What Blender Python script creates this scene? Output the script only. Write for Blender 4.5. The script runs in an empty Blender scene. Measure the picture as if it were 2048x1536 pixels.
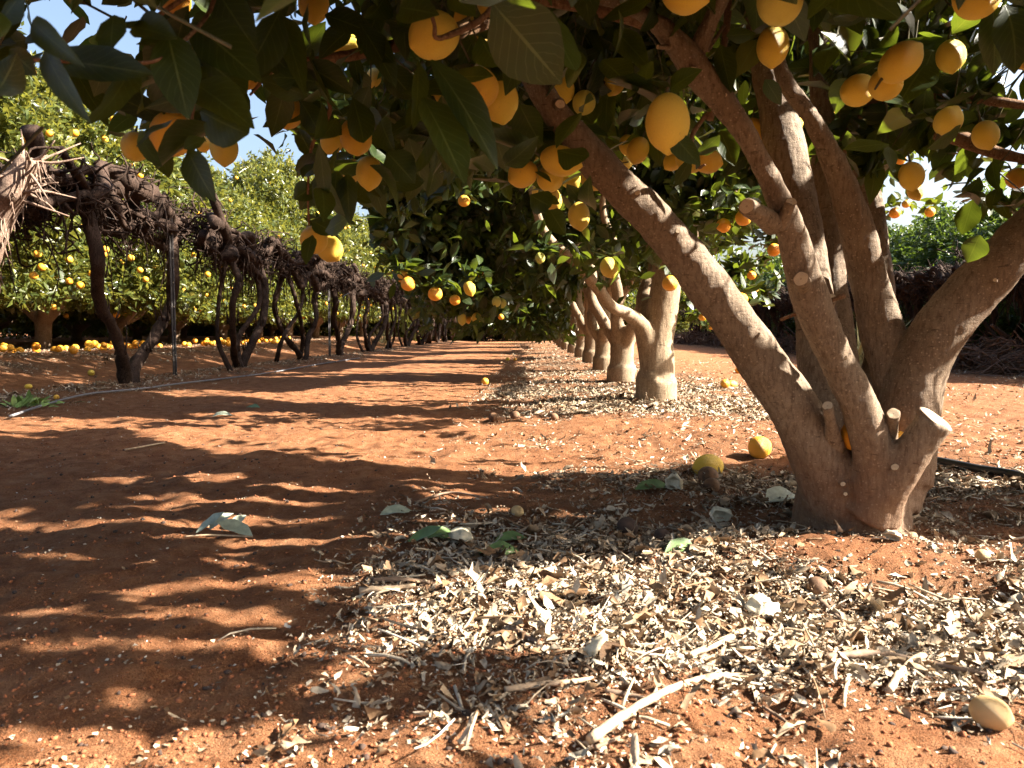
import bpy, math, random
import numpy as np
from mathutils import Vector, Matrix

rng = np.random.default_rng(11)
random.seed(5)
SC = bpy.context.scene
COL = SC.collection
R_ = math.radians

# ------------------------------------------------------------------ camera, sky, sun, exposure
FPX = 1550.0                                  # focal length in photograph pixels (2048 wide)
CAM = np.array([0, 0, 0.5]); PITCH = math.atan(108 / FPX)
FW = np.array([0, math.cos(PITCH), -math.sin(PITCH)])
UP = np.array([0, math.sin(PITCH), math.cos(PITCH)])
RT = np.array([1.0, 0, 0])
cd = bpy.data.cameras.new('camera'); cam = bpy.data.objects.new('camera', cd); COL.objects.link(cam)
cam.location = CAM; cam.rotation_euler = (math.pi / 2 - PITCH, 0, 0)
cd.sensor_width = 36; cd.lens = FPX / 2048 * 36; cd.clip_start = 0.02; cd.clip_end = 1000
cd.dof.use_dof = True; cd.dof.focus_distance = 3.2; cd.dof.aperture_fstop = 11
SC.camera = cam
SUN_EL, SUN_AZ = R_(35), R_(95)               # azimuth clockwise from +Y (view axis): from the right, a touch behind
SUN = np.array([math.sin(SUN_AZ) * math.cos(SUN_EL), math.cos(SUN_AZ) * math.cos(SUN_EL), math.sin(SUN_EL)])
W = bpy.data.worlds.new('World'); SC.world = W; W.use_nodes = True
wn = W.node_tree; bg = wn.nodes['Background']
sky = wn.nodes.new('ShaderNodeTexSky'); sky.sky_type = 'NISHITA'; sky.sun_disc = False
sky.sun_elevation = SUN_EL; sky.sun_rotation = SUN_AZ; sky.air_density = 1.0; sky.dust_density = 5.0; sky.ozone_density = 1.0
wn.links.new(sky.outputs[0], bg.inputs[0]); bg.inputs[1].default_value = 0.054
sl = bpy.data.lights.new('sun', 'SUN'); sl.energy = 5.0; sl.angle = R_(0.55); sl.color = (1, 0.92, 0.80)
so = bpy.data.objects.new('sun', sl); COL.objects.link(so)
so.rotation_euler = Vector(-SUN).to_track_quat('-Z', 'Y').to_euler(); so.location = (6, -1, 8)
SC.view_settings.view_transform = 'Standard'; SC.view_settings.look = 'None'
SC.view_settings.exposure = 2.7; SC.view_settings.gamma = 1.0
SC.render.engine = 'CYCLES'
SC.cycles.max_bounces = 7; SC.cycles.diffuse_bounces = 4; SC.cycles.transmission_bounces = 4
SC.cycles.sample_clamp_indirect = 6; SC.cycles.use_denoising = True

# ------------------------------------------------------------------ pixel <-> world helpers
def P(u, v, d):
    return CAM + d * (FW + RT * (u - 1024) / FPX + UP * (768 - v) / FPX)
def proj(X):
    q = np.asarray(X) - CAM; d = q @ FW
    ds = np.where(np.abs(d) < 1e-4, 1e-4, d)
    return 1024 + FPX * (q @ RT) / ds, 768 - FPX * (q @ UP) / ds, d
def _h(ix, iy, iz, s):
    h = (ix.astype(np.int64) * 374761393 + iy.astype(np.int64) * 668265263 + iz.astype(np.int64) * 2147483647 + s * 974634777) & 0xffffffff
    h = ((h ^ (h >> 13)) * 1274126177) & 0xffffffff
    h = ((h ^ (h >> 16)) * 2246822519) & 0xffffffff
    return ((h ^ (h >> 15)) & 0xffff) / 65535.0
def vn2(x, y, s=0):
    x = np.asarray(x, float); y = np.asarray(y, float)
    ix = np.floor(x); iy = np.floor(y); fx = x - ix; fy = y - iy
    fx = fx * fx * (3 - 2 * fx); fy = fy * fy * (3 - 2 * fy); z = np.zeros_like(ix)
    a = _h(ix, iy, z, s); b = _h(ix + 1, iy, z, s); c = _h(ix, iy + 1, z, s); d = _h(ix + 1, iy + 1, z, s)
    return (a * (1 - fx) + b * fx) * (1 - fy) + (c * (1 - fx) + d * fx) * fy - 0.5
def vn3(p, s=0):
    i = np.floor(p); f = p - i; f = f * f * (3 - 2 * f); r = 0
    for dx in (0, 1):
        for dy in (0, 1):
            for dz in (0, 1):
                w = (f[:, 0] if dx else 1 - f[:, 0]) * (f[:, 1] if dy else 1 - f[:, 1]) * (f[:, 2] if dz else 1 - f[:, 2])
                r = r + w * _h(i[:, 0] + dx, i[:, 1] + dy, i[:, 2] + dz, s)
    return r - 0.5
def sst(a, b, x):
    t = np.clip((x - a) / (b - a), 0, 1); return t * t * (3 - 2 * t)
def H(x, y):
    """Ground height."""
    x = np.asarray(x, float); y = np.asarray(y, float)
    near = 1 / (1 + (np.maximum(y, 0) / 14) ** 2)
    h = 0.03 * vn2(x * 1.1, y * 1.1, 1) * near + 0.03 * vn2(x * 3.1, y * 3.1, 2) * near
    h = h + (0.020 * vn2(x * 9, y * 9, 3) + 0.013 * vn2(x * 24, y * 24, 4)) * near
    h = h + 0.006 * vn2(x * 60, y * 60, 5) * sst(9, 4, y)
    row = 0.8 + 0.03 * (y - 2)
    h = h + 0.035 * np.exp(-((x - row) / 0.75) ** 2) * sst(2.6, 4.5, y)
    h = h + 0.045 * np.exp(-(((x - 0.72) / 0.26) ** 2 + ((y - 1.70) / 0.17) ** 2))
    h = h - 0.05 * np.exp(-(((x - 0.90) / 0.10) ** 2 + ((y - 1.50) / 0.05) ** 2))
    h = h + 0.03 * np.exp(-(((x + 0.02) / 0.22) ** 2 + ((y - 2.15) / 0.16) ** 2))
    h = h + 0.24 * sst(-3.9, -5.4, x)
    h = h + 0.05 * np.exp(-((x + 3.45 - 0.033 * (y - 7)) / 0.5) ** 2)
    return h - 0.012
def Hs(x, y): return float(H(np.array([x]), np.array([y]))[0])
def G(u, v):
    """Ground point under a pixel."""
    z = 0.0
    for _ in range(12):
        dr = FW + RT * (u - 1024) / FPX + UP * (768 - v) / FPX
        t = (z - CAM[2]) / dr[2]; p = CAM + dr * t; z = Hs(p[0], p[1])
    return np.array([p[0], p[1], z])
def inpoly(u, v, poly):
    c = np.zeros(len(u), bool); n = len(poly); j = n - 1
    for i in range(n):
        xi, yi = poly[i]; xj, yj = poly[j]
        hit = ((yi > v) != (yj > v)) & (u < (xj - xi) * (v - yi) / (yj - yi + 1e-9) + xi)
        c ^= hit; j = i
    return c
def nrm(a):
    return a / (np.linalg.norm(a, axis=-1, keepdims=True) + 1e-12)

# ------------------------------------------------------------------ mesh / object helpers
def mesh_np(name, V, F, mat=None, smooth=True, rnd=None, uv=None):
    """V (n,3), F (m,k) one polygon size, optional per-point float 'rnd' and per-point uv."""
    me = bpy.data.meshes.new(name); V = np.ascontiguousarray(V, np.float32); F = np.ascontiguousarray(F, np.int32)
    m, k = F.shape
    me.vertices.add(len(V)); me.vertices.foreach_set('co', V.ravel())
    me.loops.add(m * k); me.loops.foreach_set('vertex_index', F.ravel())
    me.polygons.add(m); me.polygons.foreach_set('loop_start', np.arange(0, m * k, k, dtype=np.int32))
    me.polygons.foreach_set('loop_total', np.full(m, k, np.int32))
    if smooth: me.polygons.foreach_set('use_smooth', np.ones(m, bool))
    me.update(calc_edges=True)
    if rnd is not None:
        a = me.attributes.new('rnd', 'FLOAT', 'POINT'); a.data.foreach_set('value', np.ascontiguousarray(rnd, np.float32))
    if uv is not None:
        a = me.attributes.new('luv', 'FLOAT_VECTOR', 'POINT')
        a.data.foreach_set('vector', np.ascontiguousarray(np.c_[uv, np.zeros(len(uv))], np.float32).ravel())
    if mat: me.materials.append(mat)
    return me
def link(name, me, parent=None, loc=None):
    o = bpy.data.objects.new(name, me); COL.objects.link(o)
    if parent is not None: o.parent = parent
    if loc is not None: o.location = loc
    return o
def tag(o, label=None, cat=None, group=None, kind=None):
    if label: o['label'] = label
    if cat: o['category'] = cat
    if group: o['group'] = group
    if kind: o['kind'] = kind
    return o
def empty(name, loc, label, cat, group=None):
    o = bpy.data.objects.new(name, None); COL.objects.link(o); o.location = loc; o.empty_display_size = 0.1
    return tag(o, label, cat, group)
CHILDREN = {}
def dup(root, loc=None, rz=None, scale=None, label=None, group=None):
    c = root.copy(); COL.objects.link(c)
    if loc is not None: c.location = loc
    if rz is not None: c.rotation_euler = (0, 0, rz)
    if scale is not None: c.scale = scale
    if label: c['label'] = label
    if group: c['group'] = group
    for ch in list(root.children):
        d = ch.copy(); COL.objects.link(d); d.parent = c
        for g in list(ch.children):
            e = g.copy(); COL.objects.link(e); e.parent = d
    return c
def spline(pts, n):
    """Catmull-Rom through pts (k,m), resampled to n rows."""
    p = np.asarray(pts, float)
    if len(p) == 2: return p[0] + (p[1] - p[0]) * np.linspace(0, 1, n)[:, None]
    q = np.vstack([2 * p[0] - p[1], p, 2 * p[-1] - p[-2]])
    t = np.linspace(0, len(p) - 1 - 1e-9, n); i = t.astype(int); f = (t - i)[:, None]
    a, b, c, d = q[i], q[i + 1], q[i + 2], q[i + 3]
    return 0.5 * (2 * b + (c - a) * f + (2 * a - 5 * b + 4 * c - d) * f ** 2 + (3 * b - a - 3 * c + d) * f ** 3)
def tube(pts, rad, nseg=10, n=None, lump=0.0, seed=0, cap=True, twist=0.0):
    """Closed swept tube -> V, quads."""
    pr = np.c_[np.asarray(pts, float), np.asarray(rad, float)]
    n = n or max(3, len(pr) * 4); s = spline(pr, n); c = s[:, :3]; r = np.maximum(s[:, 3], 1e-4)
    tg = nrm(np.gradient(c, axis=0)); ref = np.array([0.3, 1.0, 0.2]) if abs(tg[:, 2]).mean() > 0.6 else np.array([0.1, 0.2, 1.0])
    a = nrm(np.cross(tg, ref)); b = np.cross(tg, a)
    th = np.linspace(0, 2 * np.pi, nseg, endpoint=False)
    th2 = th[None] + twist * np.linspace(0, 1, n)[:, None]
    off = np.cos(th2)[..., None] * a[:, None] + np.sin(th2)[..., None] * b[:, None]
    V = (c[:, None] + off * r[:, None, None]).reshape(-1, 3)
    if lump:
        k = np.repeat(r, nseg)
        d = vn3(V / (np.maximum(r.mean(), .004) * 2.2) + seed * 7.3, seed) * 2 * lump + vn3(V / (np.maximum(r.mean(), .004) * 0.8) + seed, seed + 1) * lump
        V = V + off.reshape(-1, 3) * (d * k)[:, None]
    i = np.arange(n - 1)[:, None] * nseg; j = np.arange(nseg)[None]; j2 = (j + 1) % nseg
    F = np.stack([i + j, i + j2, i + nseg + j2, i + nseg + j], -1).reshape(-1, 4)
    if cap:
        nv = len(V); V = np.vstack([V, c[0], c[-1]]); j = np.arange(nseg); j2 = (j + 1) % nseg
        e = (n - 1) * nseg
        F = np.vstack([F, np.stack([j2, j, np.full(nseg, nv), np.full(nseg, nv)], -1), np.stack([e + j, e + j2, np.full(nseg, nv + 1), np.full(nseg, nv + 1)], -1)])
    return V, F
def quads_to_mesh(name, V, F, mat, smooth=True, rnd=None):
    """As mesh_np but turns degenerate quads (caps) into triangles by giving every face as two triangles."""
    t1 = F[:, [0, 1, 2]]; t2 = F[:, [0, 2, 3]]; t2 = t2[t2[:, 1] != t2[:, 2]]
    return mesh_np(name, V, np.vstack([t1, t2]), mat, smooth, rnd)
class Geo:
    def __init__(s): s.V = []; s.F = []; s.R = []; s.n = 0
    def add(s, VF, rnd=0.5):
        V, F = VF; s.V.append(V); s.F.append(F + s.n); s.R.append(np.full(len(V), rnd) if np.isscalar(rnd) else rnd); s.n += len(V); return s
    def mesh(s, name, mat, smooth=True):
        return quads_to_mesh(name, np.vstack(s.V), np.vstack(s.F), mat, smooth, np.concatenate(s.R))

# ------------------------------------------------------------------ materials
def mat(name):
    m = bpy.data.materials.new(name); m.use_nodes = True; t = m.node_tree
    return m, t, t.nodes['Principled BSDF'], t.nodes['Material Output']
def nd(t, typ, **kw):
    n = t.nodes.new(typ)
    for k, v in kw.items():
        if k in n.inputs.keys(): n.inputs[k].default_value = v
        else: setattr(n, k, v)
    return n
def ramp(t, src, stops):
    r = t.nodes.new('ShaderNodeValToRGB'); e = r.color_ramp.elements
    while len(e) < len(stops): e.new(0.5)
    for q, (p, c) in zip(e, stops): q.position = p; q.color = (*c, 1)
    t.links.new(src, r.inputs[0]); return r.outputs[0]
def mixc(t, fac, a, b, mode='MIX'):
    n = t.nodes.new('ShaderNodeMix'); n.data_type = 'RGBA'; n.blend_type = mode
    for sock, val in ((n.inputs[0], fac), (n.inputs[6], a), (n.inputs[7], b)):
        if hasattr(val, 'is_linked'): t.links.new(val, sock)
        elif isinstance(val, (int, float)): sock.default_value = val
        else: sock.default_value = (*val, 1)
    return n.outputs[2]
def noise(t, vec, scale, detail=3, rough=0.55):
    n = nd(t, 'ShaderNodeTexNoise', Scale=scale, Detail=detail, Roughness=rough)
    if vec is not None: t.links.new(vec, n.inputs['Vector'])
    return n.outputs[0]
def bump(t, h, strength, dist, bsdf, prev=None):
    b = nd(t, 'ShaderNodeBump', Strength=strength, Distance=dist); t.links.new(h, b.inputs['Height'])
    if prev is not None: t.links.new(prev, b.inputs['Normal'])
    t.links.new(b.outputs[0], bsdf.inputs['Normal']); return b.outputs[0]
def attr(t, name, out='Fac'):
    return nd(t, 'ShaderNodeAttribute', attribute_name=name).outputs[out]
def pos(t): return t.nodes.new('ShaderNodeNewGeometry').outputs['Position']
def math_(t, op, a, b=None):
    n = t.nodes.new('ShaderNodeMath'); n.operation = op
    for s, v in ((n.inputs[0], a), (n.inputs[1], b)):
        if v is None: continue
        if hasattr(v, 'is_linked'): t.links.new(v, s)
        else: s.default_value = v
    return n.outputs[0]
def leaf_material(name, dark, mid, light, trans, tf, rough=0.36):
    m, t, b, out = mat(name)
    c = ramp(t, attr(t, 'rnd'), [(0, dark), (0.55, mid), (0.9, light), (1.0, (0.16, 0.13, 0.025))])
    sep = nd(t, 'ShaderNodeSeparateXYZ'); t.links.new(attr(t, 'luv', 'Vector'), sep.inputs[0])
    rib = math_(t, 'LESS_THAN', math_(t, 'ABSOLUTE', sep.outputs[0]), 0.045)
    vs = math_(t, 'SUBTRACT', math_(t, 'MULTIPLY', sep.outputs[1], 9.0), math_(t, 'MULTIPLY', math_(t, 'ABSOLUTE', sep.outputs[0]), 2.6))
    vein = math_(t, 'MULTIPLY', math_(t, 'LESS_THAN', math_(t, 'ABSOLUTE', math_(t, 'SUBTRACT', math_(t, 'FRACT', vs), 0.5)), 0.05), 0.45)
    f = math_(t, 'MAXIMUM', math_(t, 'MULTIPLY', rib, 0.85), vein)
    c = mixc(t, f, c, (0.10, 0.13, 0.04))
    n = noise(t, pos(t), 55, 3); c = mixc(t, 0.35, c, ramp(t, n, [(0.3, (0.25, 0.25, 0.25)), (0.7, (1, 1, 1))]), 'MULTIPLY')
    t.links.new(c, b.inputs['Base Color']); b.inputs['Roughness'].default_value = rough; b.inputs['Specular IOR Level'].default_value = 0.4
    bump(t, f, 0.25, 0.002, b)
    tr = nd(t, 'ShaderNodeBsdfTranslucent'); tr.inputs[0].default_value = (*trans, 1)
    mx = nd(t, 'ShaderNodeMixShader', Fac=tf); t.links.new(b.outputs[0], mx.inputs[1]); t.links.new(tr.outputs[0], mx.inputs[2])
    t.links.new(mx.outputs[0], out.inputs[0]); return m
M = {}
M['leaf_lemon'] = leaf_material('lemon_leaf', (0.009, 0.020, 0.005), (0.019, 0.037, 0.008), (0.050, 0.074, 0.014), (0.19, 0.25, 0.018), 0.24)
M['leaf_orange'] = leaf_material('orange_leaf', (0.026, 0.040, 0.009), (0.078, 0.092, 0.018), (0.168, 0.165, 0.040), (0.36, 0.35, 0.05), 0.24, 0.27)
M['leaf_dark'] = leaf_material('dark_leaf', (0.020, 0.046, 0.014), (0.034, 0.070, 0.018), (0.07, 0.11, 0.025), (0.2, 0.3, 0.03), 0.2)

def bark_material(name, base, dark, light, sc=1.0, dust=0.0):
    m, t, b, out = mat(name); p = pos(t)
    mp = nd(t, 'ShaderNodeMapping'); mp.inputs['Scale'].default_value = (1, 1, 0.22); t.links.new(p, mp.inputs[0])
    mh = nd(t, 'ShaderNodeMapping'); mh.inputs['Scale'].default_value = (.5, .5, 2.2); t.links.new(p, mh.inputs[0])
    st = noise(t, mp.outputs[0], 130 * sc, 6, 0.7); bl = noise(t, p, 7 * sc, 5, .6); cr = noise(t, mh.outputs[0], 60 * sc, 4, .6)
    fine = noise(t, p, 330 * sc, 3, .7)
    c = mixc(t, ramp(t, bl, [(0.32, (0, 0, 0)), (0.68, (1, 1, 1))]), base, light)
    c = mixc(t, ramp(t, st, [(0.34, (.9, .9, .9)), (0.56, (0, 0, 0))]), c, dark)
    c = mixc(t, ramp(t, cr, [(0.30, (.85, .85, .85)), (0.37, (0, 0, 0))]), c, tuple(x * .55 for x in dark))
    vo = nd(t, 'ShaderNodeTexVoronoi', Scale=95 * sc); t.links.new(p, vo.inputs[0])
    c = mixc(t, ramp(t, vo.outputs[0], [(0.13, (0.75, 0.75, 0.75)), (0.24, (0, 0, 0))]), c, tuple(min(1, x * 1.35) for x in light))
    c = mixc(t, .7, c, ramp(t, fine, [(0.3, (.6, .58, .56)), (0.6, (1, 1, 1))]), 'MULTIPLY')
    if dust:     # red soil splashed and rubbed onto the lower bark
        sep = nd(t, 'ShaderNodeSeparateXYZ'); t.links.new(p, sep.inputs[0])
        h = math_(t, 'ADD', sep.outputs[2], math_(t, 'MULTIPLY', bl, .5))
        c = mixc(t, ramp(t, h, [(0.30, (dust, dust, dust)), (0.62, (0, 0, 0))]), c, (0.17, 0.072, 0.034))
    t.links.new(c, b.inputs['Base Color']); b.inputs['Roughness'].default_value = 0.75; b.inputs['Specular IOR Level'].default_value = 0.3 if dust else 0.08
    q = bump(t, st, 0.6, 0.006, b); q = bump(t, cr, 0.5, 0.005, b, q); bump(t, fine, 0.5, 0.003, b, q); return m
M['bark'] = bark_material('citrus_bark', (0.180, 0.122, 0.074), (0.105, 0.066, 0.039), (0.27, 0.20, 0.135), 1.0, .45)
M['bark_row'] = bark_material('pale_row_bark', (0.27, 0.20, 0.13), (0.18, 0.125, 0.08), (0.34, 0.265, 0.18), .6)
M['branch'] = bark_material('young_bark', (0.19, 0.10, 0.055), (0.10, 0.052, 0.03), (0.26, 0.16, 0.09))
M['vine'] = bark_material('shaded_vine_bark', (0.020, 0.0125, 0.009), (0.008, 0.005, 0.004), (0.085, 0.055, 0.041), 0.8)  # dark brown bark, blackened further to stand in for shade on the vines
def flat(name, col, rough=0.6, var=0.25, sc=30, metal=0.0, bs=0.2):
    m, t, b, out = mat(name); n = noise(t, pos(t), sc, 4)
    lo = tuple(x * (1 - var) for x in col); hi = tuple(min(1, x * (1 + var)) for x in col)
    t.links.new(ramp(t, n, [(0.3, lo), (0.7, hi)]), b.inputs['Base Color'])
    b.inputs['Roughness'].default_value = rough; b.inputs['Metallic'].default_value = metal
    bump(t, noise(t, pos(t), sc * 6, 2), bs, 0.002, b); return m
def cut_material():
    m, t, b, out = mat('cut_wood'); r = attr(t, 'rnd'); n = noise(t, pos(t), 60, 3)
    ring = math_(t, 'SINE', math_(t, 'ADD', math_(t, 'MULTIPLY', r, 42.0), math_(t, 'MULTIPLY', n, 9.0)))
    c = ramp(t, ring, [(0.0, (0.46, 0.34, 0.21)), (0.7, (0.60, 0.48, 0.32))]); c = mixc(t, ramp(t, n, [(.45, (0, 0, 0)), (.7, (.7, .7, .7))]), c, (0.36, 0.29, 0.21))
    c = mixc(t, ramp(t, r, [(0.05, (.8, .8, .8)), (0.16, (0, 0, 0))]), c, (0.22, 0.13, 0.07)); c = mixc(t, ramp(t, r, [(0.88, (0, 0, 0)), (0.96, (1, 1, 1))]), c, (0.16, 0.10, 0.06))
    t.links.new(c, b.inputs['Base Color']); b.inputs['Roughness'].default_value = .8; bump(t, ring, .3, .0015, b); return m
M['cut'] = cut_material()
M['prunings'] = flat('vine_prunings', (0.12, 0.066, 0.042), 0.85, 0.6, 25)
M['twig'] = flat('green_twig', (0.07, 0.06, 0.025), 0.6, 0.4, 60)
M['steel'] = flat('weathered_steel', (0.05, 0.042, 0.038), 0.6, 0.4, 40, 0.3)
M['hose'] = flat('grey_hose', (0.16, 0.155, 0.16), 0.5, 0.3, 20)
M['pipe'] = flat('black_pipe', (0.03, 0.028, 0.026), 0.35, 0.3, 20)
M['stick'] = flat('dry_stick', (0.42, 0.30, 0.19), 0.8, 0.45, 60)
M['stick_dark'] = flat('dark_stick', (0.17, 0.11, 0.07), 0.8, 0.4, 60)
M['rind'] = flat('white_rind', (0.60, 0.53, 0.38), 0.7, 0.25, 60)
M['rotten'] = flat('rotten_skin', (0.13, 0.065, 0.03), 0.8, 0.5, 70)
M['clod'] = flat('red_clod', (0.25, 0.085, 0.032), 0.95, 0.35, 90)
M['darkclod'] = flat('dark_clod', (0.055, 0.032, 0.022), 0.95, 0.4, 60)
M['dead_leaf_green'] = flat('fallen_green_leaf', (0.10, 0.16, 0.055), 0.5, 0.3, 60)
M['dead_leaf_grey'] = flat('fallen_grey_leaf', (0.30, 0.33, 0.24), 0.55, 0.25, 60)
M['grass'] = flat('dry_grass', (0.32, 0.30, 0.14), 0.7, 0.4, 20)
M['weed'] = flat('weed_green', (0.16, 0.24, 0.05), 0.6, 0.4, 40)

def fruit_material(name, stops, rough=0.42):
    m, t, b, out = mat(name); tc = t.nodes.new('ShaderNodeTexCoord').outputs['Object']
    oi = t.nodes.new('ShaderNodeObjectInfo').outputs['Random']
    c = ramp(t, oi, stops); n = noise(t, tc, 35, 4)
    c = mixc(t, 0.5, c, ramp(t, n, [(0.3, (0.82, 0.8, 0.75)), (0.7, (1, 1, 1))]), 'MULTIPLY')
    bm = noise(t, tc, 9, 5, .7); c = mixc(t, ramp(t, bm, [(0.62, (0, 0, 0)), (0.70, (.55, .55, .55))]), c, (0.42, 0.24, 0.06)); sp = noise(t, tc, 240, 2); c = mixc(t, ramp(t, sp, [(0.70, (0, 0, 0)), (0.78, (0.5, 0.5, 0.5))]), c, (0.30, 0.15, 0.03))
    t.links.new(c, b.inputs['Base Color']); b.inputs['Roughness'].default_value = rough; b.inputs['Specular IOR Level'].default_value = 0.4
    vo = nd(t, 'ShaderNodeTexVoronoi', Scale=520); t.links.new(tc, vo.inputs[0]); bump(t, vo.outputs[0], 0.5, 0.003, b)
    b.inputs['Subsurface Weight'].default_value = 0.08; b.inputs['Subsurface Radius'].default_value = (0.01, 0.006, 0.002)
    b.inputs['Subsurface Scale'].default_value = 0.6
    return m
M['lemon'] = fruit_material('lemon_skin', [(0, (0.78, 0.45, 0.05)), (0.5, (0.80, 0.545, 0.065)), (0.9, (0.80, 0.59, 0.09)), (1, (0.64, 0.56, 0.11))])
M['greenlemon'] = fruit_material('unripe_skin', [(0, (0.45, 0.48, 0.10)), (1, (0.52, 0.50, 0.12))])
M['orange'] = fruit_material('orange_skin', [(0, (0.80, 0.29, 0.015)), (0.6, (0.84, 0.37, 0.025)), (1, (0.84, 0.45, 0.04))])
M['yelloworange'] = fruit_material('grapefruit_skin', [(0, (0.80, 0.33, 0.025)), (1, (0.82, 0.44, 0.05))])
M['palefruit'] = fruit_material('bleached_skin', [(0, (0.56, 0.37, 0.16)), (1, (0.60, 0.42, 0.20))], 0.6)

def litter_material():
    m, t, b, out = mat('dry_leaf_litter')
    c = ramp(t, attr(t, 'rnd'), [(0, (0.075, 0.040, 0.020)), (0.2, (0.22, 0.125, 0.06)), (0.42, (0.38, 0.28, 0.18)), (0.75, (0.50, 0.42, 0.31)), (1, (0.66, 0.59, 0.48))])
    n = noise(t, pos(t), 150, 4); c = mixc(t, 0.6, c, ramp(t, n, [(0.3, (0.45, 0.42, 0.4)), (0.62, (1, 1, 1))]), 'MULTIPLY')
    t.links.new(c, b.inputs['Base Color']); b.inputs['Roughness'].default_value = 0.75; b.inputs['Specular IOR Level'].default_value = 0.3
    bump(t, n, 0.4, 0.002, b); return m
M['litter'] = litter_material()
def soil_material():
    m, t, b, out = mat('red_soil'); p = pos(t)
    big = noise(t, p, 1.3, 5, 0.6); mid = noise(t, p, 14, 5, 0.65); fine = noise(t, p, 150, 4, 0.7); grit = noise(t, p, 420, 2)
    c = ramp(t, mid, [(0.28, (0.20, 0.074, 0.028)), (0.5, (0.33, 0.142, 0.062)), (0.72, (0.44, 0.22, 0.110))])
    c = mixc(t, 0.55, c, ramp(t, fine, [(0.35, (0.50, 0.46, 0.44)), (0.6, (1, 1, 1))]), 'MULTIPLY')
    c = mixc(t, ramp(t, grit, [(0.63, (0, 0, 0)), (0.70, (0.7, 0.7, 0.7))]), c, (0.46, 0.30, 0.17))
    hum = math_(t, 'MULTIPLY', attr(t, 'rnd'), 1.0)
    hm = math_(t, 'MULTIPLY', hum, ramp(t, big, [(0.33, (0.45, 0.45, 0.45)), (0.6, (1, 1, 1))]))
    dk = ramp(t, fine, [(0.35, (0.05, 0.032, 0.022)), (0.6, (0.16, 0.10, 0.06)), (0.7, (0.30, 0.22, 0.14))])
    c = mixc(t, hm, c, dk)
    t.links.new(c, b.inputs['Base Color']); b.inputs['Roughness'].default_value = 0.95; b.inputs['Specular IOR Level'].default_value = 0.15
    q = bump(t, fine, 1.0, 0.02, b); bump(t, grit, 0.9, 0.007, b, q); return m
M['soil'] = soil_material()

# ------------------------------------------------------------------ ground sheet
def litter_density(x, y):
    """0..1 how thickly dry leaves lie."""
    w = 0.22 * vn2(x * 1.2, y * 1.2, 21) + 0.2 * vn2(x * 4, y * 4, 22)
    row = 0.035 * (y - 2)
    s = sst(-0.48, 0.22, x - row * 0.4 + w * 1.4) * sst(2.15, 1.55, x - row + w)
    gap = 1 - 0.88 * sst(2.6, 3.0, y) * sst(4.6, 3.9, y)
    front = 1 - 0.66 * sst(1.22, 0.98, y + 0.22 * (x - 0.3) + w * 0.5)
    s = s * gap * front * (1 - .2 * sst(1.75, 2.0, y) * sst(2.7, 2.4, y))
    s = s * (1 - .97 * np.exp(-(((x - .76) / .25) ** 2 + ((y - 1.66) / .17) ** 2) ** 2)) * (1 - .6 * sst(1.35, 1.8, x) * sst(2.4, 1.6, y))
    s = np.maximum(s, 0.85 * np.exp(-((x + 3.4 - 0.033 * (y - 7)) / 0.42) ** 2) * sst(3.6, 4.8, y))
    s = np.maximum(s, 0.85 * sst(-4.35, -4.9, x + w) * sst(-8.4, -7.2, x))
    s = np.maximum(s, 0.8 * sst(4.7, 5.6, x - row + w))
    return np.clip(s * (0.60 + 1.2 * vn2(x * 2.3, y * 2.3, 23) + .8 * vn2(x * 8, y * 8, 24)), 0, 1)
def graded(lo, hi, f):
    a = [lo]
    while a[-1] < hi: a.append(a[-1] + f(a[-1]))
    return np.array(a)
gx = graded(0, 160, lambda x: 0.0125 if x < 2.0 else 0.0125 + 0.05 * (x - 2.0))
gx = np.concatenate([-gx[:0:-1], gx])
gy = graded(-12, 0.5, lambda y: 0.25); gy = np.concatenate([gy[:-1], graded(0.5, 240, lambda y: max(0.0095, 0.0085 * y))])
X, Y = np.meshgrid(gx, gy); V = np.c_[X.ravel(), Y.ravel(), H(X.ravel(), Y.ravel())]
ny, nx = X.shape; i = (np.arange(ny - 1)[:, None] * nx + np.arange(nx - 1)[None]).ravel()
F = np.stack([i, i + 1, i + nx + 1, i + nx], -1)
gm = mesh_np('ground', V, F, M['soil'], True, litter_density(V[:, 0], V[:, 1]) ** 0.7)
tag(link('ground', gm), 'red sandy orchard soil with leaf litter', None, None, 'structure')

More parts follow.
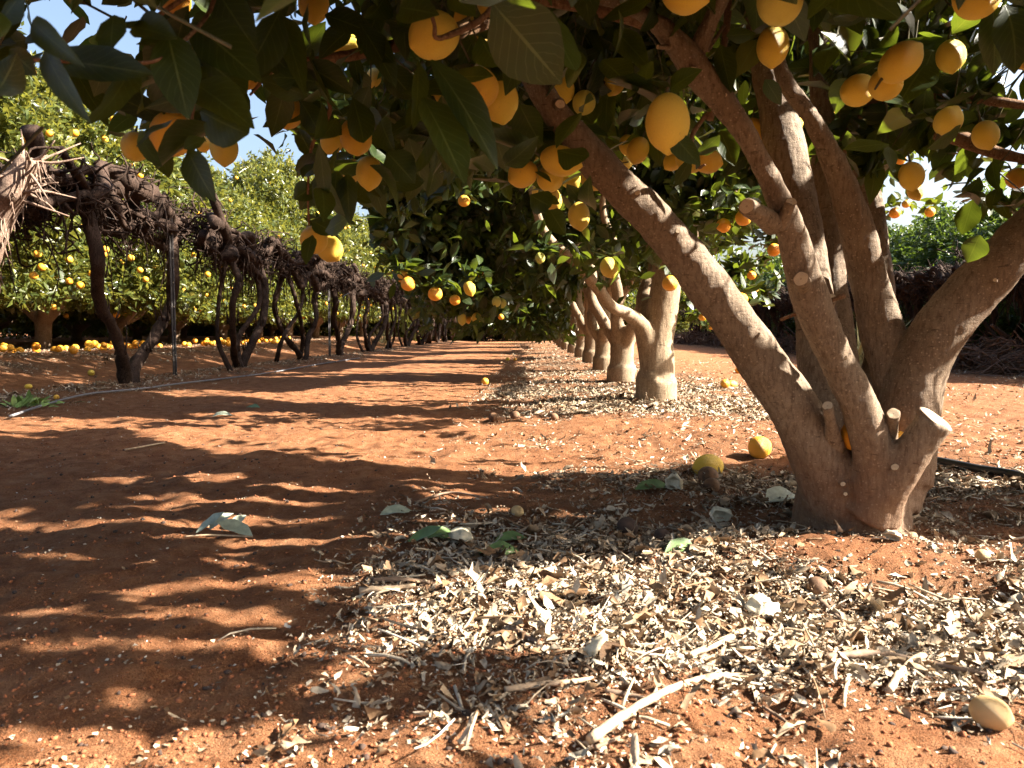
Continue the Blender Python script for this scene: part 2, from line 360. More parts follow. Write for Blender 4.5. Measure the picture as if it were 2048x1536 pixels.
# ------------------------------------------------------------------ leaves
def leaf_np(base, axis, normal, L, wr, curl, fold, segs, rnd, profile=None):
    """Batch of leaves. base/axis/normal (N,3); L, wr, curl, fold, rnd (N,)."""
    N = len(base); axis = nrm(axis); normal = nrm(normal - axis * np.sum(axis * normal, 1, keepdims=True)); side = np.cross(axis, normal)
    if segs == 1:
        T = np.array([0, .45, 1, .45]); S = np.array([0, -1, 0, 1]); Wd = np.array([0, 1, 0, 1.0]); faces = [[0, 2, 1], [0, 3, 2]]
    else:
        ts = np.linspace(0, 1, segs + 1); prof = np.interp(ts, [0, .06, .22, .42, .6, .8, .93, 1], [.05, .22, .78, 1, .93, .60, .26, .03])
        if profile is not None: prof = profile(ts)
        T = np.repeat(ts, 3); S = np.tile([-1, 0, 1], segs + 1); Wd = np.repeat(prof, 3); faces = []
        for k in range(segs):
            o = 3 * k; faces += [[o, o + 1, o + 4, o + 3], [o + 1, o + 2, o + 5, o + 4]]
    faces = np.array(faces); w = (L * wr * 0.5)[:, None] * (Wd * S)[None]
    lift = fold[:, None] * np.abs(w) - curl[:, None] * L[:, None] * (T ** 2)[None]
    wav = 0.10 * np.sin(T[None] * 11 + rnd[:, None] * 40 + S[None] * 1.3) * np.abs(w) if segs > 2 else 0
    V = base[:, None] + axis[:, None] * (L[:, None] * T[None])[..., None] + side[:, None] * w[..., None] + normal[:, None] * (lift + wav)[..., None]
    nv = len(T); Fi = (faces[None] + (np.arange(N) * nv)[:, None, None]).reshape(-1, faces.shape[1])
    return V.reshape(-1, 3), Fi, np.repeat(rnd, nv), np.tile(np.c_[S, T], (N, 1))
def spray_leaves(c, dirs, nper, L, spread, g):
    """Leaves along twigs starting at c (n,3) with direction dirs (n,3)."""
    n = len(c); k = np.tile(np.arange(nper), n); ci = np.repeat(np.arange(n), nper)
    d = nrm(dirs)[ci]; tl = g.uniform(.10, .2, n)[ci]
    base = c[ci] + d * (tl * (k + .5) / nper)[:, None]
    rv = nrm(g.normal(size=(n * nper, 3))); ax = nrm(d * 0.55 + rv * 0.9 + np.array([0, 0, -0.28]))
    nor = nrm(np.array([0, 0, 1.0]) + g.normal(size=(n * nper, 3)) * spread)
    return base, ax, nor, g.normal(L, L * .2, n * nper).clip(L * .45, L * 1.5), ci
def fruit_leaves(fr, k, g, L=.085, back=.02):
    B, A, N_ = [], [], []
    for u, v, w, d in fr:
        r = w / 2 * d / FPX; c = P(u, v, d) + np.array([0, back, r * 1.15])
        for _ in range(k):
            a = g.normal(size=3) * np.array([1, .7, .55]) + np.array([0, .45, .25]); B.append(c + g.normal(size=3) * r * np.array([.7, .4, .4])); A.append(a); N_.append(g.normal(size=3) * .6 + np.array([0, -.3, 1]))
    return np.array(B), nrm(np.array(A)), np.array(N_), g.normal(L, L * .2, len(B)).clip(L * .5, L * 1.4)
# sunlit places: leaves whose shadow would land there are pruned away (the photo's crowns have those gaps)
BRIGHT = [
    [(690, 1190), (850, 1150), (1020, 1120), (1250, 1110), (1480, 1075), (1600, 1050), (1850, 1075), (2300, 1060), (2600, 1800), (1000, 1800), (1150, 1480), (1000, 1410), (1060, 1330), (850, 1250), (700, 1240)],
    [(150, 830), (300, 855), (560, 850), (850, 860), (1000, 830), (1250, 825), (1560, 820), (2400, 780), (2400, 925), (1850, 925), (1600, 905), (1300, 945), (950, 930), (700, 925), (520, 905), (300, 880)],
    [(830, 975), (900, 960), (1000, 985), (1060, 1020), (960, 1050), (850, 1010)],
    [(0, 1085), (200, 1097), (420, 1105), (560, 1100), (600, 1125), (400, 1125), (200, 1118), (0, 1110)],
    [(140, 950), (330, 935), (560, 955), (400, 972)], [(400, 1030), (560, 1022), (600, 1036), (460, 1042)], [(0, 1015), (70, 1020), (60, 1032), (0, 1030)],
    [(0, 1195), (300, 1185), (560, 1195), (700, 1225), (480, 1240), (200, 1225), (0, 1215)], [(0, 1245), (110, 1245), (90, 1262), (0, 1260)],
    [(130, 1365), (300, 1340), (420, 1400), (350, 1420), (200, 1395)], [(520, 1330), (800, 1290), (850, 1350), (640, 1400)],
    [(330, 1480), (480, 1490), (560, 1536), (380, 1520)], [(0, 1420), (110, 1425), (90, 1445), (0, 1445)], [(650, 1440), (850, 1430), (1000, 1500), (760, 1536)],
    [(820, 760), (1000, 765), (990, 800), (600, 800), (420, 790)], [(700, 735), (1000, 735), (1000, 745), (640, 745)], [(760, 712), (1000, 712), (1010, 720), (740, 722)],
]
LITPTS = [(P(1560, 720, 1.88), .05), (P(1500, 640, 1.85), .06), (P(1390, 520, 1.8), .05), (P(1480, 600, 1.82), .05), (P(1330, 430, 1.8), .035), (P(1290, 370, 1.78), .03),
          (P(1655, 630, 2.1), .05), (P(1960, 540, 1.92), .06), (P(1920, 610, 1.95), .05), (P(2010, 490, 1.9), .04), (P(1600, 470, 1.7), .03), (P(1620, 520, 1.72), .03), (P(1750, 560, 2.1), .03),
          (P(1870, 830, 1.75), .07), (P(30, 390, 5.15), .28), (P(60, 320, 5.1), .2), (P(160, 420, 6.3), .07), (P(1560, 760, 1.87), .05), (P(1440, 570, 1.82), .05), (P(1880, 650, 1.95), .05), (P(1700, 700, 1.76), .03), (P(1810, 830, 1.97), .06), (P(1580, 340, 2.15), .03), (P(1330, 640, 5.1), .12), (P(1320, 760, 5.1), .15), (P(1800, 790, 2.0), .07), (P(1660, 850, 1.8), .03), (P(1215, 535, 2.9), .05), (P(640, 490, 1.9), .07), (P(1902, 113, 1.7), .02), (P(1785, 170, 1.6), .02)]
def shaded_keep(p, g, strip=0.97, keep=0.004):
    """False for leaves that would shade a place that is sunlit in the photo."""
    t = p[:, 2] / SUN[2]; hit = p - SUN * t[:, None]
    u, v, d = proj(hit); ok = np.ones(len(p), bool); r = g.random(len(p))
    for poly in BRIGHT: ok &= ~(inpoly(u, v, poly) & (d > .2) & (r > keep))
    hx, hy = hit[:, 0], hit[:, 1]
    dap = vn2(hx * 1.5 + hy, hy * 6.5, 91) + .6 * vn2(hx * 4, hy * 15, 92)
    for c, rad in ((P(300, 150, .86), .24), (P(90, 90, .74), .16), (P(450, 190, .93), .16)):     # this spray hangs in shade
        q = p - c; al = q @ SUN; dap = np.where((al > .02) & (np.linalg.norm(q - SUN * al[:, None], axis=1) < rad), -1, dap)
    ok &= ~((hx < .25) & (hx > -3.2) & (hy > .4) & (hy < 2.7) & (dap > np.where(hy < 1.6, .06, .10)) & (r > .015))
    dap = vn2(hx * .8, hy * 2.6, 93) + .6 * vn2(hx * 2, hy * 7, 94)
    ok &= ~((hx < .0) & (hx > -3.0) & (hy > 3.7) & (hy < 25) & (dap > .12) & (r > .02))
    row = hit[:, 0] - 0.03 * (hit[:, 1] - 2)
    ok &= ~((row > -.15) & (row < 1.75) & (hit[:, 1] > 3.7) & (r < strip))
    for c, rad in LITPTS:
        q = p - c; al = q @ SUN; dist = np.linalg.norm(q - SUN * al[:, None], axis=1)
        ok &= ~((al > .03) & (dist < rad + .035) & (r > keep))
    return ok
def foliage_mesh(name, base, ax, nor, L, g, segs, mat_, wr=0.52):
    n = len(base); rnd = np.clip(g.normal(.44, .22, n) + .75 * vn3(base * 1.5, 7) + .4 * vn3(base * 4, 8), 0, 1)
    Vv, Ff, rr, uv = leaf_np(base, ax, nor, L, g.normal(wr, .05, n), g.normal(.14, .16, n), g.normal(.28, .18, n), segs, rnd)
    return mesh_np(name, Vv, Ff, mat_, True, rr, uv)
def crown_points(blobs, n_sprays, g, clump=26, shell=(0.55, 1.04)):
    """Spray starts and directions in clumps through the outer volume of several ellipsoids."""
    w = np.array([b[3] * b[4] + b[4] * b[5] + b[3] * b[5] for b in blobs]); w = w / w.sum()
    nc = max(4, n_sprays // clump); bi = g.choice(len(blobs), nc, p=w)
    B = np.array(blobs)[bi]; dv = nrm(g.normal(size=(nc, 3))); rr = g.uniform(shell[0] ** 3, shell[1] ** 3, nc) ** (1 / 3)
    cc = B[:, :3] + dv * B[:, 3:6] * rr[:, None]
    k = g.integers(0, nc, n_sprays); c = cc[k] + g.normal(size=(n_sprays, 3)) * 0.14
    return c, nrm(dv[k] + g.normal(size=(n_sprays, 3)) * .55 + np.array([0, 0, -.05]))

# ------------------------------------------------------------------ wood: merged limbs as one continuous surface
def remesh(V, F, voxel, smooth_it=6, disp=(), name='wood'):
    me = quads_to_mesh(name + '_tmp', V, F, None); o = bpy.data.objects.new(name + '_tmp', me); COL.objects.link(o)
    md = o.modifiers.new('r', 'REMESH'); md.mode = 'VOXEL'; md.voxel_size = voxel
    dg = bpy.context.evaluated_depsgraph_get(); ev = o.evaluated_get(dg); m2 = ev.to_mesh()
    n = len(m2.vertices); v = np.empty(n * 3, np.float32); m2.vertices.foreach_get('co', v); v = v.reshape(-1, 3).astype(float)
    nl = len(m2.loops); li = np.empty(nl, np.int32); m2.loops.foreach_get('vertex_index', li); f = li.reshape(-1, 4)
    ev.to_mesh_clear(); bpy.data.objects.remove(o); bpy.data.meshes.remove(me)
    e = np.vstack([f[:, [0, 1]], f[:, [1, 2]], f[:, [2, 3]], f[:, [3, 0]]])
    deg = np.bincount(e.ravel(), minlength=n).astype(float)
    for _ in range(smooth_it):
        s = np.zeros_like(v)
        for k in range(3): s[:, k] = np.bincount(e[:, 0], v[e[:, 1], k], n) + np.bincount(e[:, 1], v[e[:, 0], k], n)
        v = v * .4 + .6 * s / deg[:, None]
    fn = np.cross(v[f[:, 2]] - v[f[:, 0]], v[f[:, 3]] - v[f[:, 1]])
    def vnorm(fn):
        nn = np.zeros_like(v)
        for k in range(4):
            for c in range(3): nn[:, c] += np.bincount(f[:, k], fn[:, c], n)
        return nrm(nn)
    nn = vnorm(fn)
    for amp, sc, sd in disp: v = v + nn * (vn3(v * np.array(sc), sd) * amp)[:, None]
    fn = np.cross(v[f[:, 2]] - v[f[:, 0]], v[f[:, 3]] - v[f[:, 1]])
    return v, f, vnorm(fn)
def submesh(name, v, f, nn, sel, mat_):
    ff = f[sel]; ids, inv = np.unique(ff, return_inverse=True)
    me = mesh_np(name, v[ids], inv.reshape(-1, 4), mat_, True)
    me.normals_split_custom_set_from_vertices([tuple(x) for x in nn[ids]])
    return me
def axis_matrix(z, loc, scale=1.0, spin=0.0):
    z = Vector(z).normalized(); q = Vector((0, 0, 1)).rotation_difference(z)
    return Matrix.Translation(Vector(loc)) @ q.to_matrix().to_4x4() @ Matrix.Rotation(spin, 4, 'Z') @ Matrix.Diagonal((scale, scale, scale, 1))
def disc(name, c, n, rx, ry, mat_, parent, seed=0):
    """A pruning cut: a slightly domed, uneven round face with a little thickness."""
    th = np.linspace(0, 2 * np.pi, 22, endpoint=False); g = np.random.default_rng(seed)
    k = 1 + .05 * np.sin(th * 2 + g.random() * 6) + .04 * np.sin(th * 5 + g.random() * 6)
    rows = []
    for r, z in ((1.0, -.3), (1.0, .0), (.86, .02), (.5, -.01), (.12, -.02)):
        rows.append(np.c_[np.cos(th) * rx * r * k, np.sin(th) * ry * r * k, np.full(22, z * rx)])
    Vv = np.vstack(rows); Ff = []
    for a in range(4):
        for b in range(22): Ff.append([a * 22 + b, a * 22 + (b + 1) % 22, (a + 1) * 22 + (b + 1) % 22, (a + 1) * 22 + b])
    z = Vector(n).normalized(); Q = np.array(Vector((0, 0, 1)).rotation_difference(z).to_matrix())
    Vv = Vv @ Q.T + np.asarray(c); n0 = len(Vv); Vv = np.vstack([Vv, Vv[-22:].mean(0)])
    for b in range(22): Ff.append([88 + b, 88 + (b + 1) % 22, n0, n0])
    return link(name, quads_to_mesh(name, Vv, np.array(Ff), mat_, True, np.r_[np.repeat([1, 1, .86, .5, .12], 22), 0]), parent)

# ================================================================== the front lemon tree
T1 = (0.87, 1.95, 0.0)
tree = empty('lemon_tree', T1, 'big lemon tree in front, many pruned limbs spreading from a short trunk', 'tree', 'lemon trees of the middle row')
off = -np.array(T1)
LIMBS = {  # (u, v, depth, width px)
    'limb_a': [(1680, 1010, 1.93, 132), (1630, 900, 1.90, 112), (1578, 800, 1.88, 104), (1500, 690, 1.86, 92), (1420, 575, 1.84, 84), (1330, 465, 1.82, 78), (1240, 375, 1.80, 74), (1160, 285, 1.78, 70), (1090, 195, 1.76, 60), (1040, 80, 1.75, 52), (1000, -120, 1.78, 42), (960, -400, 1.85, 30)],
    'limb_b': [(1745, 985, 1.86, 110), (1750, 915, 1.82, 80), (1714, 800, 1.79, 72), (1662, 700, 1.77, 68), (1620, 590, 1.74, 64), (1588, 480, 1.71, 62), (1556, 395, 1.69, 58), (1515, 315, 1.67, 50), (1470, 240, 1.65, 50), (1400, 145, 1.62, 54), (1330, 60, 1.60, 46), (1250, 10, 1.58, 38), (1130, -30, 1.56, 30)],
    'limb_c': [(1690, 980, 2.02, 140), (1665, 860, 2.08, 115), (1648, 740, 2.1, 92), (1622, 580, 2.14, 76), (1600, 450, 2.17, 76), (1575, 320, 2.2, 78), (1545, 180, 2.22, 72), (1512, 0, 2.22, 62), (1490, -200, 2.2, 50), (1450, -500, 2.2, 36)],
    'limb_d': [(1700, 960, 2.1, 110), (1690, 830, 2.24, 80), (1672, 640, 2.36, 60), (1655, 430, 2.42, 52), (1645, 230, 2.45, 46), (1640, 0, 2.45, 44), (1660, -300, 2.45, 36)],
    'limb_e': [(1760, 1000, 2.0, 150), (1808, 880, 2.02, 120), (1800, 780, 2.05, 100), (1768, 680, 2.07, 88), (1738, 560, 2.05, 68), (1705, 430, 2.02, 60), (1660, 310, 2.0, 48), (1620, 230, 1.97, 42), (1568, 158, 1.95, 34), (1545, 60, 1.93, 26)],
    'limb_f': [(1750, 960, 2.1, 100), (1752, 780, 2.25, 62), (1766, 600, 2.42, 48), (1744, 400, 2.5, 44), (1710, 300, 2.54, 40), (1696, 240, 2.55, 38), (1715, 80, 2.55, 34), (1720, -150, 2.55, 28)],
    'limb_g': [(1790, 960, 2.0, 140), (1815, 840, 2.0, 120), (1835, 750, 2.0, 108), (1880, 662, 1.97, 102), (1960, 568, 1.94, 96), (2050, 470, 1.9, 92), (2150, 370, 1.86, 80), (2300, 220, 1.8, 60), (2450, 0, 1.8, 45)],
    'cut_limb': [(1745, 1020, 1.86, 120), (1768, 985, 1.83, 88), (1815, 920, 1.79, 78), (1872, 838, 1.75, 74)],
}
g = Geo(); cent = {}
for nm, pts in LIMBS.items():
    c = np.array([P(u, v, d) for u, v, d, w in pts]); r = np.array([w / 2 * d / FPX for u, v, d, w in pts])
    g.add(tube(c, r, 20, len(pts) * 5)); s = spline(np.c_[c, r], len(pts) * 8); cent[nm] = s
base_c = [(0.86, 1.95, -0.12), (0.865, 1.95, -0.02), (0.865, 1.955, 0.06), (0.87, 1.96, 0.13), (0.875, 1.97, 0.2)]
g.add(tube(base_c, [.165, .145, .132, .128, .11], 24, 20))
for a in range(5):     # fused vertical ribs of the old base
    th = -2.7 + a * .75; q = np.array([math.cos(th), math.sin(th), 0])
    g.add(tube([np.array(base_c[0]) + q * .12, np.array(base_c[1]) + q * .095, np.array(base_c[3]) + q * .085, np.array(base_c[4]) + q * .06], [.07, .055, .045, .03], 12, 14))
v, f, nn = remesh(np.vstack(g.V), np.vstack(g.F), 0.0052, 7, [(0.014, (9, 9, 5), 31), (0.006, (34, 34, 14), 32), (0.0025, (90, 90, 60), 33)], 'lemon_wood')
fc = v[f].mean(1); best = np.full(len(fc), 9e9); who = np.zeros(len(fc), int); names = list(LIMBS)
for k, nm in enumerate(names):
    s = cent[nm]; dmin = np.full(len(fc), 9e9)
    for q in s: dmin = np.minimum(dmin, np.linalg.norm(fc - q[:3], axis=1) - q[3] * .9)
    m_ = dmin < best; best[m_] = dmin[m_]; who[m_] = k
trunk_sel = (fc[:, 2] < 0.20 + 0.05 * vn2(fc[:, 0] * 9, fc[:, 1] * 9, 3))
vo = v + off
trunk = link('trunk', submesh('trunk', vo, f, nn, trunk_sel, M['bark']), tree)
limb_ob = {}
for k, nm in enumerate(names):
    sel = (who == k) & ~trunk_sel
    limb_ob[nm] = link('pruned_limb' if nm == 'cut_limb' else 'limb', submesh('limb', vo, f, nn, sel, M['bark']), tree)
limb_ob['cut_limb']['label'] = 'short thick limb sawn off square beside the right fork'
e0, e1 = cent['cut_limb'][-4, :3], cent['cut_limb'][-1, :3]
disc('cut_face', e1 + nrm(e1 - e0) * .001 + off, e1 - e0 + np.array([.01, -.012, .01]), .041, .036, M['cut'], limb_ob['cut_limb'], 1)
# branches too thin for the remesh, and pruning stubs with their cut faces
def branch(pts, name='branch', m='branch', parent=None, lump=.14):
    c = [P(u, v, d) + off for u, v, d, w in pts]; r = [w / 2 * d / FPX for u, v, d, w in pts]
    gg = Geo().add(tube(c, r, 12, len(pts) * 8, lump, len(pts))); return link(name, gg.mesh(name, M[m]), parent or tree)
branch([(1384, 125, 1.62, 40), (1412, 60, 1.61, 34), (1432, 20, 1.60, 32), (1470, -60, 1.58, 28), (1540, -200, 1.55, 20)], m='bark')
branch([(1690, 246, 2.55, 34), (1745, 205, 2.45, 26), (1850, 190, 2.33, 23), (1940, 196, 2.25, 20), (2080, 215, 2.2, 14)])
branch([(1692, 290, 2.54, 36), (1760, 268, 2.45, 33), (1870, 262, 2.34, 32), (1940, 285, 2.3, 29), (2010, 310, 2.26, 22), (2120, 330, 2.2, 14)])
branch([(1420, 240, 1.72, 14), (1436, 150, 1.72, 15), (1452, 60, 1.72, 14), (1460, -30, 1.72, 12)])
branch([(1290, 45, 1.62, 30), (1180, 15, 1.6, 26), (1080, 0, 1.58, 22), (980, -20, 1.55, 18), (800, -60, 1.5, 12)])
branch([(1000, 40, 1.75, 30), (900, 70, 1.6, 26), (820, 85, 1.5, 26), (730, 105, 1.45, 24), (640, 120, 1.4, 18), (560, 130, 1.38, 10), (500, 190, 1.35, 5)])
branch([(950, -30, 1.5, 16), (700, -70, 1.3, 14), (480, -60, 1.15, 12), (340, 15, 1.1, 10), (270, 70, 1.08, 6)])
branch([(1690, 590, 1.75, 10), (1560, 640, 1.8, 6)], 'twig')
branch([(620, 120, 1.4, 7), (660, 210, 1.42, 9), (640, 260, 1.42, 8), (622, 300, 1.43, 7), (616, 380, 1.44, 5), (618, 450, 1.45, 4)], 'twig')
branch([(845, -10, 1.05, 10), (868, 45, 1.06, 9), (872, 75, 1.07, 10), (905, 68, 1.1, 13), (960, 40, 1.15, 14), (1000, 0, 1.2, 12)], 'twig')
branch([(40, 118, .78, 8), (120, 122, .78, 8), (210, 124, .79, 9), (310, 122, .8, 7), (370, 80, .85, 8), (420, 20, .95, 9), (440, -60, 1.0, 9)], 'twig')
branch([(385, 60, .95, 7), (392, 150, .95, 7), (385, 230, .95, 6), (378, 300, .96, 4)], 'twig')
branch([(1440, 200, 1.9, 8), (1385, 270, 1.9, 10), (1395, 330, 1.85, 8), (1410, 330, 1.8, 4)], 'twig')
STUBS = [  # base u,v,d  tip u,v,d  width base, width tip
    ((1548, 448, 1.69), (1494, 413, 1.60), 44, 33, 'limb_b'), ((1560, 450, 1.69), (1582, 404, 1.64), 40, 22, 'limb_b'), ((1606, 575, 1.73), (1602, 558, 1.68), 40, 31, 'limb_b'),
    ((1640, 650, 2.02), (1662, 598, 1.95), 36, 25, 'limb_c'), ((1670, 895, 1.86), (1655, 812, 1.77), 42, 22, 'limb_a'), ((1772, 905, 1.88), (1787, 828, 1.76), 38, 26, 'cut_limb'),
    ((1392, 150, 1.62), (1385, 143, 1.585), 30, 21, 'limb_b'), ((1448, 200, 1.64), (1450, 190, 1.61), 18, 9, 'limb_b'), ((1285, 395, 1.80), (1275, 386, 1.755), 22, 11, 'limb_a'),
    ((1792, 940, 1.82), (1790, 934, 1.765), 24, 15, 'cut_limb'), ((1690, 970, 1.87), (1686, 968, 1.80), 18, 10, 'trunk'), ((1694, 990, 1.87), (1691, 988, 1.81), 14, 8, 'trunk'),
    ((1345, 480, 1.80), (1356, 462, 1.75), 26, 10, 'limb_a'), ((1110, 215, 1.76), (1120, 208, 1.715), 44, 20, 'limb_a'), ((1690, 720, 1.77), (1690, 715, 1.735), 18, 9, 'limb_b'),
    ((1382, 95, 1.62), (1316, 94, 1.58), 12, 9, 'limb_b'), ((1415, 100, 1.66), (1449, 50, 1.66), 12, 7, 'limb_b'), ((1995, 570, 1.9), (1990, 560, 1.865), 16, 8, 'limb_g'), ((1505, 305, 1.7), (1500, 300, 1.66), 14, 8, 'limb_b'), ((1460, 470, 1.8), (1390, 480, 1.8), 1, 1, None)]
STUBS.pop()
for a, b, wa, wb, par in STUBS:
    pa, pb = P(*a) + off, P(*b) + off; ra, rb = wa / 2 * a[2] / FPX, wb / 2 * b[2] / FPX
    s = link('pruned_stub', Geo().add(tube([pa, pa * .45 + pb * .55, pb], [ra, rb * 1.12, rb], 14, 12, .12, int(a[0]))).mesh('pruned_stub', M['bark']), tree)
    n_ = nrm((pb - pa)[None])[0] + nrm((CAM + off - pb)[None])[0] * .35
    disc('cut_face', pb + nrm(n_[None])[0] * rb * .12, n_, rb * 1.02, rb * .92, M['cut'], s, int(b[0]))

# ------------------------------------------------------------------ fruit builders
def lemon_mesh(name, el, tip, seed, mat_):
    nt, npf = 28, 20; z = np.linspace(-1, 1, npf); zz = np.sin(z * np.pi / 2)
    r = np.sqrt(np.maximum(0, 1 - zz ** 2)) ** .92; V = []
    prof = []
    for a, b in zip(zz, r): prof.append((b, a * el))
    prof = np.array(prof)
    prof[:, 1] -= np.where(prof[:, 1] < 0, tip * np.exp(-(prof[:, 0] / .26) ** 2), 0)          # nipple at the lower end
    prof[:, 1] += np.where(prof[:, 1] > 0, .07 * np.exp(-(prof[:, 0] / .30) ** 2) - .06 * np.exp(-(prof[:, 0] / .1) ** 2), 0)
    # denser rows near the nipple
    th = np.linspace(0, 2 * np.pi, nt, endpoint=False)
    P3 = np.concatenate([np.c_[np.cos(th) * a, np.sin(th) * a, np.full(nt, b)] for a, b in prof])
    P3[:, :2] *= (1 + .05 * vn3(P3 * 1.5 + seed * 9, seed)[:, None]); P3[:, 2] += .05 * vn3(P3 * 1.1 + seed * 3, seed + 1)
    P3[:, 0] += .05 * (P3[:, 2] / el) ** 2 * (1 if seed % 2 else -1)
    i = (np.arange(npf - 1)[:, None] * nt); j = np.arange(nt)[None]; j2 = (j + 1) % nt
    F = np.stack([i + j, i + j2, i + nt + j2, i + nt + j], -1).reshape(-1, 4)
    return mesh_np(name, P3 * .5, F, mat_)
LEM = [lemon_mesh('lemon', e, t, s, M['lemon']) for e, t, s in ((1.24, .24, 1), (1.14, .20, 2), (1.32, .26, 3), (1.06, .14, 4))]
GRN = [lemon_mesh('lemon', 1.08, .1, 6, M['greenlemon'])]
ORG = [lemon_mesh('orange', .97, .03, s, M['orange']) for s in (7, 8)]
YOR = [lemon_mesh('orange', .95, .03, s, M['yelloworange']) for s in (9, 10)]
PAL = [lemon_mesh('lemon', 1.15, .15, 11, M['palefruit'])]
def stalk_mesh():
    return Geo().add(tube([(0, 0, .50), (.02, 0, .72), (.06, .03, .85), (.12, .05, 1.05)], [.07, .045, .04, .03], 7, 12, .1, 2)).add(
        tube([(0, 0, .47), (0, 0, .56)], [.11, .075], 8, 3)).mesh('stalk', M['twig'])
STALK = stalk_mesh()
FR = []          # hanging fruit: (u, v, w px, depth) used to keep leaves from covering them
def hang(u, v, w, ang, tilt, kind, label, real=.066, d=None, group='lemons hanging on the front tree', stalk=True, var=None):
    d = d or FPX * real / w; real = w * d / FPX
    meshes = {'L': LEM, 'G': GRN, 'O': ORG, 'Y': YOR}[kind]; me = meshes[(var if var is not None else int(u + v)) % len(meshes)]
    a, t = R_(ang), R_(tilt); tip = math.cos(t) * (math.sin(a) * RT - math.cos(a) * UP) - math.sin(t) * FW
    o = link('orange' if kind in 'OY' else 'lemon', me); o.matrix_world = axis_matrix(-tip, P(u, v, d), real, u * .7)
    tag(o, label, 'orange' if kind in 'OY' else 'lemon', group)
    if stalk: link('stalk', STALK, o)
    FR.append((u, v, w, d)); return o
